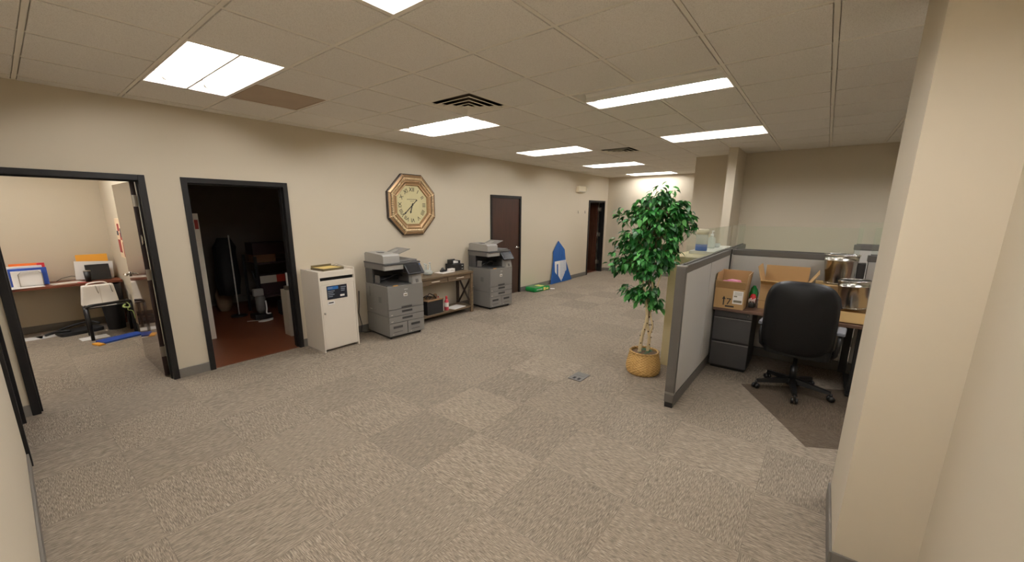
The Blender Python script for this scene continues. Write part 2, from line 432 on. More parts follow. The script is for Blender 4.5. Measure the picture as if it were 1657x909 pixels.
for q in range(0, 13):
    for t in range(-1, 19):
        a, b = max(t*U+.012, XW), min((t+1)*U-.012, XE)
        if b > a and not ((t, q-1) in taken and (t, q) in taken and (t, q) not in VENTS and (t, q) != RET and (t, q-1) not in VENTS): gm.box(a, b, YQ(q)-.012, YQ(q)+.012, H+.0005, H+.006)
# wall angle
gm.box(XW, XE, -.022, 0, H-.001, H+.003); gm.box(XE-.022, XE, YA, 0, H-.001, H+.003); gm.box(XA-.022, XA, YS, YA, H-.001, H+.003)
gm.box(XA, XE, YA, YA+.022, H-.001, H+.003)
struct(gm.build('ceiling_grid', 'grid'))
struct(MB().box(XW-.12, XE+.1, YS-.1, .12, H+.16, H+.2).build('ceiling_deck', 'plenum'))
struct(MB().box(-2.0, 3.7, .12, 3.72, H, H+.04).box(9.3, XE+.1, .12, 3.1, H, H+.04).build('ceiling_rooms', 'grid'))

# baseboards
def bb(name, boxes):
    m = MB()
    for b in boxes: m.box(*b[:4], 0, .10, .003)
    return struct(m.build(name, 'base'))
e = .012
segs = []; xs = XW
for a, b in DOORS: segs.append((xs, a, -e, 0)); xs = b
segs.append((xs, XE, -e, 0)); segs = [s for s in segs if s[1]-s[0] > .02]
bb('baseboard_north', segs)
bb('baseboard_east', [(XE-e, XE, YA, -e)])
bb('baseboard_alcove', [(XA-e, XA, YS, -3.935), (XA-e, XA, -3.812, YA), (XA, XE-e, YA, YA+e), (7.10-e, 7.10, -3.935, -3.812), (7.10, XA-e, -3.935-e, -3.935)])
bb('baseboard_west', [(XW, XW+e, -5.7, -1.075)])
bb('baseboard_pier', [(2.05-e, 2.69+e, -5.395, -5.395+e), (2.05-e, 2.05, YP+e, -5.395), (XW+e, 2.05-e, YP, YP+e), (2.69, 2.69+e, YP-.2, -5.395)])
bb('baseboard_office', [(-1.9, .80-e, 3.60-e, 3.60), (.80-e, .80, .16, 3.60)])
bb('baseboard_storage', [(.93, 3.6, 3.60-e, 3.60)])

# ------------------------------------------------------------ doors
def hinge_plate(m, x0, x1, y, z):
    m.box(x0, x1, y-.004, y+.001, z-.055, z+.055, .002)
def lever(parent, x, y, z, nx=0, ny=-1, toward=(1, 0)):
    m = MB(); n = Vector((nx, ny, 0)); t = Vector((toward[0], toward[1], 0)); c = Vector((x, y, z))
    m.tube([c, c+n*.012], .028, 20); m.tube([c+n*.010, c+n*.055], .010, 12); m.tube([c+n*.05-t*.008, c+n*.052+t*.06, c+n*.048+t*.12], [.010, .010, .008], 12)
    return m.build('door_handle', 'chrome', parent)
def frame_for(n, a, b):
    root = sthing('door_%d' % n, (a, 0, 0))
    f = MB()
    for y0, y1 in ((-.018, 0.), (.12, .136)):
        f.box(a, a+CW, y0, y1, 0, HD, .003); f.box(b-CW, b, y0, y1, 0, HD, .003); f.box(a+CW, b-CW, y0, y1, HD-CW, HD, .003)
    j = .012
    f.box(a+CW-j, a+CW, 0, .12, 0, HD-CW); f.box(b-CW, b-CW+j, 0, .12, 0, HD-CW); f.box(a+CW, b-CW, 0, .12, HD-CW, HD-CW+j)
    # stop bead
    f.box(a+CW, a+CW+.012, .04, .07, 0, HD-CW); f.box(b-CW-.012, b-CW, .04, .07, 0, HD-CW); f.box(a+CW+.012, b-CW-.012, .04, .07, HD-CW-.012, HD-CW)
    f.build('door_frame', 'frame', root, True)
    return root
def open_leaf(root, hx, z_h=(1.83, 1.10, .28)):
    """leaf hinged on the right jamb, swung a quarter turn into the room behind"""
    x0, x1 = hx-.042, hx-.002
    lf = MB().box(x0, x1, .160, 1.06, .012, HD-CW-.006, .0015).build('door_leaf', 'leaf', root, True)
    MB().box(x0+.002, x1-.002, .1585, .161, .014, HD-CW-.008).build('hinge_edge', 'leaf_edge', lf, False).data.transform(root.matrix_basis.inverted())
    for z in z_h:
        m = MB(); m.box(x0+.002, x1+.022, .154, .1595, z-.055, z+.055, .001); m.tube([(x1+.004, .146, z-.055), (x1+.004, .146, z+.055)], .008, 10); m.box(hx-.003, hx+.001, .050, .146, z-.055, z+.055, .001)
        o = m.build('hinge', 'steel', root, True)
    lever(root, x0, .985, 1.03, -1, 0, (0, -1)).data.transform(root.matrix_basis.inverted())
d1 = frame_for(1, *DOORS[0]); open_leaf(d1, .634)
hk = MB().box(.604, .622, .146, .1535, 1.40, 1.50, .003).tube([(.613, .146, 1.49), (.613, .130, 1.47), (.613, .130, 1.43), (.613, .146, 1.41)], .004, 8)
hk.build('latch_plate', 'chrome', d1, True)
d2 = frame_for(2, *DOORS[1])
for z in (1.83, 1.45, .95, .25):
    MB().box(1.009, 1.012, .075, .105, z-.05, z+.05, .001).build('hinge', 'steel', d2, True)
d3 = frame_for(3, *DOORS[2])
MB().box(DOORS[2][0]+CW+.003, DOORS[2][1]-CW-.003, .005, .039, .01, HD-CW-.004, .001).build('door_leaf', 'leaf_dark', d3, True)
lv = lever(d3, 6.66, .005, 1.0, 0, -1, (-1, 0)); lv.data.transform(d3.matrix_basis.inverted())
d4 = frame_for(4, *DOORS[3]); open_leaf(d4, 10.90)
# door in the left hand wall, seen edge on
d5 = sthing('door_5', (XW, -.6, 0)); f = MB()
for y0, y1 in ((-.162, -.11), (-1.075, -1.02)): f.box(XW, XW+.02, y0, y1, 0, HD, .003)
f.box(XW, XW+.02, -1.02, -.162, HD-CW, HD, .003); f.box(XW-.12, XW, -.172, -.16, 0, HD-CW); f.box(XW-.12, XW, -1.02, -1.008, 0, HD-CW); f.box(XW-.12, XW, -1.008, -.172, HD-CW, HD-CW+.012)
f.build('door_frame', 'frame', d5, True)
MB().box(XW-.06, XW-.02, -1.005, -.175, .01, HD-CW-.003).build('door_leaf', 'leaf_dark', d5, True)

# ------------------------------------------------------------ ceiling fixtures
LY = 2*U-.028; LX = U-.028
def make_light(label):
    r = thing('ceiling_light', label, 'light', (0, 0, 0), 0, 'recessed two-lamp ceiling lights')
    f = MB(); w, l = LX/2, LY/2
    for a in ((-w-.004, -w+.010, -l, l), (w-.010, w+.004, -l, l), (-w, w, -l-.004, -l+.010), (-w, w, l-.010, l+.004)): f.box(*a, -.003, .004)
    f.build('frame', 'grid', r)
    m = MB(); hw = w-.010; hl = l-.010
    # two curved troughs meeting at a centre ridge
    for sgn in (-1, 1):
        prof = []
        for k in range(13):
            a = pi*k/12; prof.append((sgn*(hw/2)-cos(a)*hw/2, .004+.082*sin(a)**.7))
        for i in range(12):
            (xa, za), (xb, zb) = prof[i], prof[i+1]
            m.quad([(xa, -hl, za), (xb, -hl, zb), (xb, hl, zb), (xa, hl, za)])
        for yy in (-hl, hl): m.quad([(p[0], yy, p[1]) for p in prof])
    m.box(-.008, .008, -hl, hl, -.002, .02)
    hs = m.build('reflector', 'reflector', r)
    MB().box(-w, w, -l, l, .092, .10).build('housing', 'grid', r)
    for sgn in (-1, 1):
        MB().tube([(sgn*hw/2, -hl+.05, .050), (sgn*hw/2, hl-.05, .050)], .021, 14).build('lamp_tube', 'lamp', r)
        MB().tube([(sgn*hw/2, -hl+.002, .050), (sgn*hw/2, -hl+.05, .050)], .017, 12).build('lamp_socket', 'reflector', r)
        MB().tube([(sgn*hw/2, hl-.05, .050), (sgn*hw/2, hl-.002, .050)], .017, 12).build('lamp_socket', 'reflector', r)
    return r
LL = ['large bright ceiling light in front of the open lit office door', 'ceiling light beside the square air vent, above the octagonal clock',
      'ceiling light above the closed brown door on the long wall', 'slim ceiling light second from the far wall', 'farthest ceiling light, directly before the far wall',
      'ceiling light cut off by the top edge of the picture', 'long ceiling light over the middle of the room towards the cubicle',
      'ceiling light close to the top of the narrow wing wall', 'ceiling light mostly hidden behind the wall pier', 'added unseen ceiling light brightening the cubicle behind the wall pier', 'added unseen ceiling light brightening the corner beside the wall pier']
l0 = None
for (t, q), lab in zip(LIGHTS, LL):
    loc = ((t+.5)*U, YQ(q+1), H)
    if l0 is None: l0 = make_light(lab); l0.matrix_basis = Matrix.Translation(loc)
    else:
        nl = dup(l0, loc, 0, lab)
        if (t, q) == (5, 5):      # one of its two tubes is burnt out
            tb_ = [c for c in nl.children if c.name.startswith('lamp_tube')][0]
            tb_.data = tb_.data.copy(); tb_.data.materials.clear(); tb_.data.materials.append(M['tube_off'])
dup(l0, (-.05, 2.05, H-.104), 0, 'ceiling light inside the open lit office by its door')
dup(l0, (-1.30, 2.05, H-.104), 0, 'added unseen ceiling light brightening the open lit office from deep inside')  # second office fixture, added unseen to brighten the room

def make_vent(label):
    r = thing('ceiling_vent', label, 'air vent', (0, 0, 0), 0, 'square louvred ceiling diffusers')
    w = U/2-.012
    MB().box(-w, w, -w, w, .10, .11).build('duct_back', 'duct', r)
    for i, (a, z0) in enumerate(((w, .0), (.232, -.012), (.165, -.018), (.100, -.022))):
        m = MB(); ins = .045 if i == 0 else .020; zi = .010 if i == 0 else .016
        o = [(-a, -a), (a, -a), (a, a), (-a, a)]; b = a-ins; n = [(-b, -b), (b, -b), (b, b), (-b, b)]
        if i > 0:   # flared blade, narrow at the throat
            n = [(-a+.052, -a+.052), (a-.052, -a+.052), (a-.052, a-.052), (-a+.052, a-.052)]
        for k in range(4):
            p, q_, s_, u_ = o[k], o[(k+1) % 4], n[(k+1) % 4], n[k]
            m.quad([(*p, z0), (*q_, z0), (*s_, z0+zi), (*u_, z0+zi)])
            m.quad([(*p, z0+.003), (*u_, z0+zi+.003), (*s_, z0+zi+.003), (*q_, z0+.003)])
            m.quad([(*p, z0), (*p, z0+.005), (*q_, z0+.005), (*q_, z0)])
        m.build('frame' if i == 0 else 'louvre', 'vent', r)
    MB().box(-.045, .045, -.045, .045, -.024, -.018, .002).build('centre_plate', 'vent', r)
    return r
v0 = make_vent('square louvred ceiling vent next to the light above the clock')
v0.matrix_basis = Matrix.Translation((4.5*U, YQ(3.5), H))
dup(v0, (10.5*U, YQ(3.5), H), 0, 'smaller-looking square ceiling vent beyond the long middle light')
r = thing('return_air_grille', 'brown perforated return air panel in the ceiling beside the large light', 'air vent', ((RET[0]+.5)*U, YQ(RET[1]+.5), H))
w = U/2-.013
MB().box(-w, w, -w, w, .0, .006).build('perforated_panel', 'return', r)
m = MB()
for k in range(2): m.box(-w, w, (-w, w-.014)[k], (-w+.014, w)[k], -.003, .001); m.box((-w, w-.014)[k], (-w+.014, w)[k], -w+.014, w-.014, -.003, .001)
m.build('frame', 'return', r)

# emergency light box on the door wall
r = thing('emergency_light', 'cream emergency light box high on the wall near the far door', 'light', (9.41, 0, 2.25))
MB().box(-.22, .16, -.085, 0, 0, .155, .012).build('housing', 'exitbox', r)
MB().tube([(.16, -.05, .09), (.20, -.06, .085)], [.045, .05], 16).build('lamp_head', 'exitbox', r)
MB().box(-.205, .145, -.088, -.083, .012, .02).build('seam', 'line', r)
for x, lb in ((9.333, 'small picture hook nearer the clock on the far end of the door wall'), (9.717, 'small picture hook nearer the far open door')):
    solo(MB().tube([(x, 0, 1.78), (x, -.012, 1.775), (x, -.014, 1.72), (x, -.022, 1.715), (x, -.024, 1.73)], .006, 8), 'picture_hook', 'steel', lb, 'hook', 'picture hooks on the door wall')

# ------------------------------------------------------------ clock
r = thing('wall_clock', 'large octagonal wall clock with beaded gold frame and roman numerals', 'clock', (3.852, 0, 1.84))
def octa(R, y):
    return [(R*cos(pi/8+k*pi/4), y, R*sin(pi/8+k*pi/4)) for k in range(8)]
def oring(m, R0, y0, R1, y1):
    a, b = octa(R0, y0), octa(R1, y1)
    for k in range(8): m.quad([a[k], a[(k+1) % 8], b[(k+1) % 8], b[k]])
m = MB(); oring(m, .500, 0, .500, -.040); oring(m, .500, -.040, .486, -.046); bk = octa(.5, -.001); m.quad(bk); m.build('case', 'clock_edge', r)
m = MB(); oring(m, .486, -.045, .455, -.062); oring(m, .455, -.062, .445, -.056); oring(m, .400, -.056, .375, -.062); oring(m, .375, -.062, .345, -.044); m.build('frame', 'gold', r)
m = MB(); oring(m, .345, -.044, .325, -.050); oring(m, .325, -.050, .312, -.030); m.build('inner_frame', 'gold', r)
m = MB(); oring(m, .445, -.056, .400, -.056); m.build('bead_channel', 'clock_edge', r)
m = MB(); A = octa(.4225, -.058)
for k in range(8):
    p, q_ = Vector(A[k]), Vector(A[(k+1) % 8])
    n = 13
    for i in range(n):
        c = p.lerp(q_, (i+.5)/n); d = (q_-p).normalized(); s_ = Vector((0, 1, 0)).cross(d)
        m.tube([c-s_*.020, c-s_*.010+Vector((0, -.009, 0)), c+s_*.010+Vector((0, -.009, 0)), c+s_*.020], [.006, .0105, .0105, .006], 8)
m.build('beading', 'gold_lt', r)
for k in range(8):
    a = pi/8+k*pi/4; d = Vector((cos(a), 0, sin(a))); m = MB()
    m.tube([d*.335+Vector((0, -.048, 0)), d*.395+Vector((0, -.064, 0)), d*.46+Vector((0, -.064, 0)), d*.488+Vector((0, -.047, 0))], .005, 6)
    m.build('mitre_joint', 'gold_lt', r)
m = MB(); m.quad(octa(.318, -.028)[::-1]); face = m.build('dial', 'clockface', r)
m = MB()
for i, s_ in enumerate(('XII', 'I', 'II', 'III', 'IIII', 'V', 'VI', 'VII', 'VIII', 'IX', 'X', 'XI')):
    a = -i*pi/6; R = .232
    c = Vector((sin(-a)*R, -.030, cos(a)*R))
    up = Vector((sin(-a), 0, cos(a))); rt = Vector((cos(a), 0, sin(a)))
    m.text(s_, .088, XY(c, rt, up), .0008)
m.build('numerals', 'ink', r)
m = MB(); m.text('LONDON TIME', .022, XY((0, -.0295, .085), (1, 0, 0), (0, 0, 1)), .0004) if 0 else None
for k in range(11): m.box(-.095+k*.0175, -.083+k*.0175, -.0298, -.029, .078, .092)
for k in range(5): m.box(-.035+k*.015, -.026+k*.015, -.0298, -.029, .052, .062)
m.build('dial_print', 'ink_grey', r)
m = MB()
def hand(m, ang, L, tail, wd, y):
    d = Vector((sin(ang), 0, cos(ang))); s_ = Vector((cos(ang), 0, -sin(ang))); o = Vector((0, y, 0))
    pts = [-d*tail-s_*wd*.5, -d*tail+s_*wd*.5, s_*wd*.5, d*L*.72+s_*wd*.55, d*L*.78+s_*wd*1.1, d*L, d*L*.78-s_*wd*1.1, d*L*.72-s_*wd*.55, -s_*wd*.5]
    b = [o+p for p in pts]; t = [p+Vector((0, -.002, 0)) for p in b]
    m.quad(t); n = len(b)
    for i in range(n): m.quad([b[i], b[(i+1) % n], t[(i+1) % n], t[i]])
m = MB(); hand(m, radians(229), .235, .11, .012, -.036); m.lathe([(.012, 0), (.012, .003)], 16, XY((-.11*sin(radians(229)), -.036, -.11*cos(radians(229))), (1, 0, 0), (0, 0, 1))); m.build('minute_hand', 'ink', r)
m = MB(); hand(m, radians(199), .14, .03, .016, -.033); m.lathe([(.014, 0), (.014, .006)], 16, XY((0, -.033, 0), (1, 0, 0), (0, 0, 1))); m.build('hour_hand', 'ink', r)

# ------------------------------------------------------------ white locked console
r = thing('disposal_cabinet', 'tall white locked cabinet with a dark slot and a black label', 'cabinet', (2.28, -.235, 0), 0)
w, d, h = .24, .225, 1.02; p = .018
m = MB(); m.box(-w, -w+p, -d, d, 0, h, .002); m.box(w-p, w, -d, d, 0, h+.02, .002); m.box(-w+p, w-p, -d+.012, d, h-.025, h-.007, .001)
m.box(-w+p, w-p, d-.012, d, .03, h-.02); m.box(-w+p, w-p, -d+.03, d, .02, .04)
m.build('body', 'white_lam', r)
m = MB(); m.box(-w+p, w-p, -d+.004, -d+.02, h-.075, h-.008, .001); m.box(-w+p, w-p, -d+.004, -d+.02, h-.165, h-.115, .001); m.build('slot_panel', 'white_lam', r)
MB().box(-w+p, w-p, -d+.03, -d+.035, h-.12, h-.07).build('slot', 'void', r)
dr = MB().box(-w+p+.003, w-p-.003, -d+.004, -d+.022, .035, h-.168, .0015).build('door', 'white_lam', r)
lb = MB().box(-.148, .118, -d-.0005, -d+.0035, .665, .835, .001).build('notice', 'navy', dr)
m = MB(); m.box(-.140, .0, -d-.0015, -d, .788, .826); m.build('blue_band', 'labelblue', lb)
m = MB()
for k, L_ in enumerate((.09, .07, .085, .06)): m.box(-.138, -.138+L_, -d-.0015, -d, .765-k*.022, .772-k*.022)
for k, L_ in enumerate((.07, .055, .05)): m.box(.035, .035+L_, -d-.0015, -d, .800-k*.022, .808-k*.022)
for k in range(5): m.box(-.132+k*.012, -.124+k*.012, -d-.0022, -d-.001, .803, .816)
m.build('notice_print', 'labeltext', lb)
MB().box(.02, .078, -d-.0016, -d, .688, .712, .0005).build('notice_badge', 'paper', lb)
MB().box(-.15, -.06, -d-.0012, -d+.0035, .600, .642, .001).build('tag', 'white', dr)
MB().box(-.138, -.075, -d-.0025, -d, .618, .632).build('tag_print', 'line', dr)
MB().tube([(-.196, -d+.004, .50), (-.196, -d-.014, .50)], [.012, .010], 14).box(-.199, -.193, -d-.017, -d-.013, .485, .505).build('lock', 'steel', dr)

r = thing('paper_tray', 'olive metal tray of yellow paper on the white cabinet', 'tray', (2.27, -.22, 1.013), .08)
m = MB(); m.box(-.13, .15, -.15, .12, 0, .004); m.box(-.13, .15, -.155, -.148, 0, .028, .001); m.box(-.135, -.128, -.155, .12, 0, .028, .001); m.box(-.13, .15, .115, .122, 0, .05, .001); m.box(.147, .153, -.15, .12, 0, .028, .001)
m.build('tray_base', 'tray_metal', r)
MB().box(-.12, .142, -.14, .11, .004, .024, .001).build('paper_stack', 'tray_yellow', r)
MB().tube([(.15, .0, .03), (.17, -.02, .045), (.19, -.10, .03)], .003, 8).tube([(.15, .08, .03), (.18, .05, .05), (.20, -.03, .035)], .003, 8).build('wire_arm', 'steel', r)

# ------------------------------------------------------------ copiers
def make_copier(label):
    """front towards -y, left front corner of the cabinet at the origin corner, width .57, depth .60"""
    r = thing('office_copier', label, 'copier', (0, 0, 0), 0, 'grey multifunction office copiers')
    W, D = .57, .60
    m = MB(); m.box(.01, W-.01, -D+.02, -.02, .035, .742, .008); m.build('cabinet', 'cop_body', r)
    m = MB(); m.box(.03, W-.03, -D+.05, -.05, .012, .04); 
    for x in (.05, W-.05):
        for y in (-D+.06, -.06): m.tube([(x-.012, y, .022), (x+.012, y, .022)], .022, 12)
    m.build('base', 'black', r)
    fc = MB().box(.0, W, -D, -D+.03, .420, .742, .006).build('front_cover', 'cop_body', r)
    MB().box(.285-.028, .285+.028, -D-.0012, -D+.001, .682, .687).build('badge', 'paper', fc)
    MB().box(.245, .305, -D-.0015, -D+.001, .588, .630, .001).tube([(.275, -D-.001, .648), (.275, -D+.001, .648)], .006, 10).build('sticker', 'paper', fc)
    MB().box(.252, .298, -D-.0025, -D-.001, .596, .616).build('sticker_print', 'ink_grey', fc)
    def pull(parent, x0, x1, z, hgt=.030):
        MB().box(x0, x1, -D-.0015, -D+.002, z, z+hgt, .001).build('pull', 'line', parent)
    # recess in the lower edge of the front cover
    pull(fc, .20, .37, .425, .022); MB().box(.20, .37, -D-.006, -D, .452, .458, .002).build('lip', 'cop_mid', fc)
    for k, (z0, z1) in enumerate(((.324, .414), (.230, .318))):
        dw = MB().box(0, W, -D, -D+.03, z0, z1, .005).build('paper_drawer', 'cop_body', r)
        pull(dw, .205, .375, z1-.052); MB().box(.205, .375, -D-.006, -D, z1-.022, z1-.015, .002).build('lip', 'cop_mid', dw)
        MB().box(.03, .06, -D-.001, -D+.001, z0+.02, z0+.026).build('size_mark', 'paper2', dw)
    for x0, x1 in ((0, .284), (.290, W)):
        dw = MB().box(x0, x1, -D, -D+.03, .045, .224, .005).build('large_drawer', 'cop_body', r)
        c = (x0+x1)/2; pull(dw, c-.085, c+.065, .150, .034); pull(dw, c-.08, c+.06, .095, .006)
        MB().box(c-.10, c-.08, -D-.001, -D+.001, .065, .07).build('size_mark', 'paper2', dw)
    # left side panels
    sp_ = MB().box(0, .012, -D+.032, -.01, .045, .318, .003).box(0, .012, -D+.032, -.01, .326, .740, .003).build('side_panel', 'cop_body', r)
    MB().box(-.001, .002, -D+.18, -D+.25, .50, .58).box(-.001, .002, -.14, -.10, .56, .70).build('side_grille', 'cop_mid', sp_)
    MB().box(-.0015, .002, -.16, -.10, .375, .381).build('side_handle', 'paper2', sp_)
    MB().box(W-.012, W, -D+.032, -.01, .045, .740, .003).build('right_panel', 'cop_body', r)
    # output bay
    m = MB(); m.box(.01, W-.01, -.10, -.01, .742, .955, .004); m.box(.01, .035, -.20, -.10, .742, .955, .003); m.box(.40, W-.01, -D+.10, -.10, .742, .95, .006); m.build('rear_tower', 'cop_dark', r)
    m = MB(); m.box(.02, .40, -D+.03, -.10, .742, .752); m.prism([(-D+.06, .752), (-D+.30, .760), (-.10, .82), (-.10, .752)], .34, XY((.04, 0, 0), (0, 1, 0), (0, 0, 1))); m.build('output_tray', 'cop_dark', r)
    MB().box(.035, .05, -.33, -.22, .765, .865, .004).build('side_flap', 'cop_mid', r)
    m = MB(); m.tube([(.18, -.30, .80), (.28, -.34, .86), (.38, -.36, .84)], .012, 8); m.tube([(.10, -.26, .78), (.24, -.28, .83), (.36, -.30, .80)], .010, 8); m.build('paper_guide', 'black', r)
    MB().box(.10, .17, -D+.012, -D+.05, .742, .748, .001).build('orange_note', 'manila', r)
    # scanner
    m = MB(); m.box(.0, W-.015, -D+.09, -.01, .958, 1.03, .006); m.build('scanner', 'cop_mid', r)
    MB().box(.002, .30, -D+.055, -D+.10, .958, 1.022, .006).build('scanner_front', 'cop_light', r)
    MB().box(-.004, W, -D+.04, -.005, 1.03, 1.052, .005).build('scanner_glass_rim', 'cop_dark', r)
    # document feeder
    m = MB(); m.prism([(-D+.07, 1.052), (-D+.07, 1.150), (-D+.10, 1.170), (-.07, 1.185), (-.03, 1.165), (-.03, 1.052)], .255, XY((.0, 0, 0), (0, 1, 0), (0, 0, 1)), .004); m.build('document_feeder', 'cop_light', r)
    MB().box(.09, .16, -.30, -.20, 1.178, 1.185, .002).build('feeder_slot', 'cop_dark', r)
    m = MB(); m.box(.255, W-.02, -D+.09, -.03, 1.052, 1.078, .008); m.build('document_cover', 'cop_mid', r)
    a = radians(-17)
    tm = Matrix.Translation((.235, 0, 1.135)) @ Matrix.Rotation(a, 4, 'Y')
    MB().box(0, .27, -.44, -.10, 0, .010, .003, tm).box(0, .012, -.44, -.10, -.06, 0, .003, tm).build('feed_tray', 'cop_body', r)
    MB().box(.05, .17, -.30, -.20, .010, .022, .003, tm).build('feed_guide', 'cop_light', r)
    # control panel
    pm = Matrix.Translation((.30, -D+.005, .955)) @ Matrix.Rotation(radians(50), 4, 'X')
    pn = MB().box(.0, .27, -.085, .085, -.018, .012, .006, pm).build('control_panel', 'black', r)
    MB().box(.015, .225, -.070, .070, .0125, .0135, 0, pm).build('touch_screen', 'screenblk', pn)
    MB().box(.245, .252, .045, .075, .0125, .0155, 0, pm).build('status_light', 'labelblue', pn)
    MB().box(.30, .42, -D+.08, -.25, .90, .99, .01).build('panel_neck', 'black', r)
    m = MB(); m.prism([(-D-.005, .742), (-D+.03, .885), (-D+.20, .905), (-D+.20, .742)], .155, XY((.405, 0, 0), (0, 1, 0), (0, 0, 1)), .004); kb = m.build('keypad_block', 'cop_light', r)
    MB().prism([(-D-.0065, .742+.02), (-D+.0045, .742+.065), (-D+.008, .742+.065), (-D-.003, .742+.02)], .045, XY((.455, 0, 0), (0, 1, 0), (0, 0, 1))).build('keypad', 'cop_mid', kb)
    return r
c1 = make_copier('grey office copier between the white cabinet and the wooden console table')
c1.matrix_basis = Matrix.Translation((2.905, -.075, 0)) @ Matrix.Rotation(radians(-4.5), 4, 'Z')
dup(c1, (5.11, -.015, 0), radians(-5.5), 'grey office copier in front of the closed brown door')
# cord behind the first copier
solo(MB().tube([(2.83, -.02, .62), (2.815, -.03, .45), (2.80, -.025, .3), (2.825, -.045, .12), (2.80, -.06, .02), (2.86, -.09, .008), (2.93, -.11, .008)], .006, 8), 'power_cord', 'cable', 'dark power cord hanging down the wall beside the copier next to the white cabinet', 'cord')

# ------------------------------------------------------------ console table and what is on it
r = thing('console_table', 'weathered wood console table with two drawers and crossed end braces', 'table', (4.21, -.235, 0))
X0, X1, Y0, Y1 = -.60, .60, -.20, .20
m = MB().box(X0, X1, Y0, Y1, .70, .73, .004); m.build('tabletop', 'tablewood', r)
m = MB().box(X0+.045, X1-.045, Y0+.035, Y1-.02, .60, .70, .002); m.build('apron', 'tablewood', r)
for x0, x1 in ((X0+.06, -.01), (.01, X1-.06)):
    dw = MB().box(x0, x1, Y0+.022, Y0+.036, .612, .692, .003).build('drawer', 'tablewood', r)
    c = (x0+x1)/2
    MB().box(c-.085, c+.085, Y0+.004, Y0+.010, .645, .657, .002).box(c-.08, c-.07, Y0+.008, Y0+.024, .647, .655).box(c+.07, c+.08, Y0+.008, Y0+.024, .647, .655).build('drawer_pull', 'paper2', dw)
for sx in (-1, 1):
    for sy in (-1, 1):
        cx, cy = sx*(.60-.033), sy*(.20-.030)
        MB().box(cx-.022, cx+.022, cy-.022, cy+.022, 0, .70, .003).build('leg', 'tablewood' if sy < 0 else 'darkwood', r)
    m = MB(); cx = sx*(.60-.033)
    for a, b in (((-.148, .14), (.148, .60)), ((.148, .14), (-.148, .60))):
        p, q_ = Vector((cx, a[0], a[1])), Vector((cx, b[0], b[1])); d = q_-p; L_ = d.length
        mt = XY(p, (1, 0, 0), d); m.box(-.010+(.004 if a[0] > 0 else 0), .010, 0, L_, -.014, .014, 0, mt)
    m.box(cx-.012, cx+.012, -.148, .148, .595, .62); m.build('cross_brace', 'darkwood', r)
MB().box(X0+.02, X1-.02, Y0+.02, Y1-.02, .085, .115, .003).build('shelf', 'tablewood', r)
TZ = .73; SZ = .115
r = thing('glass_candleholder', 'cluster of clear glass jars on a base beside the first copier', 'jar', (4.00, -.17, TZ))
MB().lathe([(.055, 0), (.075, .02), (.08, .05), (.05, .075)], 24, Matrix.Translation((0, 0, 0))).build('bowl', 'clear', r)
for i, (dx, dy, hh) in enumerate(((-.045, .02, .19), (.0, .04, .17), (.045, .0, .20), (.075, .04, .15))):
    MB().lathe([(.012, .03), (.014, .10), (.008, hh-.03), (.018, hh-.01), (.018, hh)], 16, Matrix.Translation((dx, dy, 0))).build('stem', 'clear', r)
solo(MB().box(-.15, .15, -.10, .10, 0, .006, 0, RZ(.1, (4.36, -.18, TZ))), 'paper_pad', 'paper', 'white paper pad lying flat on the console table top', 'paper')
r = thing('tape_dispenser', 'small black tape dispenser on the white pad on the console table', 'tape dispenser', (4.37, -.14, TZ+.006), .2)
m = MB(); m.prism([(-.07, 0), (.07, 0), (.075, .02), (.03, .03), (-.02, .05), (-.07, .03)], .05, XY((0, .025, 0), (1, 0, 0), (0, 0, 1)), .004); m.build('body', 'black', r)
MB().lathe([(.030, 0), (.030, .02)], 20, XY((-.02, .01, .045), (1, 0, 0), (0, 0, 1))).build('tape_roll', 'cop_dark', r)
r = thing('label_box', 'small white printed box in front of the black desk organiser', 'box', (4.495, -.20, TZ), .05)
MB().box(-.065, .065, -.03, .03, 0, .055, .002).build('box_body', 'paper', r)
MB().box(-.05, .045, -.0308, -.030, .018, .024).box(-.05, .02, -.0308, -.030, .032, .036).build('box_print', 'ink_grey', r)
r = thing('desk_organiser', 'black two-drawer desk organiser at the end of the console table', 'organiser', (4.688, -.12, TZ))
MB().box(-.14, .105, -.10, .12, 0, .115, .004).build('case', 'black', r)
for z in (.010, .062):
    dw = MB().box(-.02, .10, -.104, -.098, z, z+.045, .002).build('drawer', 'black', r)
    MB().box(.04, .072, -.110, -.103, z+.018, z+.028, .002).build('drawer_pull', 'white', dw)
r = thing('pen_box', 'small open black box with white cards stacked on the desk organiser', 'box', (4.66, -.10, TZ+.115))
m = MB(); m.box(-.10, .10, -.06, .06, 0, .012, .002); m.box(-.10, -.07, -.06, .06, .012, .075, .002); m.box(.07, .10, -.06, .06, .012, .055, .002); m.box(-.07, .07, .045, .06, .012, .075, .002); m.build('box_body', 'black', r)
MB().box(-.06, .06, -.05, .04, .012, .045, .002).build('cards', 'paper', r)
solo(MB().box(-.004, .004, -.045, .045, 0, .15, .001, Matrix.Translation((4.804, -.09, TZ)) @ Matrix.Rotation(radians(0), 4, 'Y')), 'card_sleeve', 'paper2', 'upright pale card standing at the table end beside the organiser', 'card')
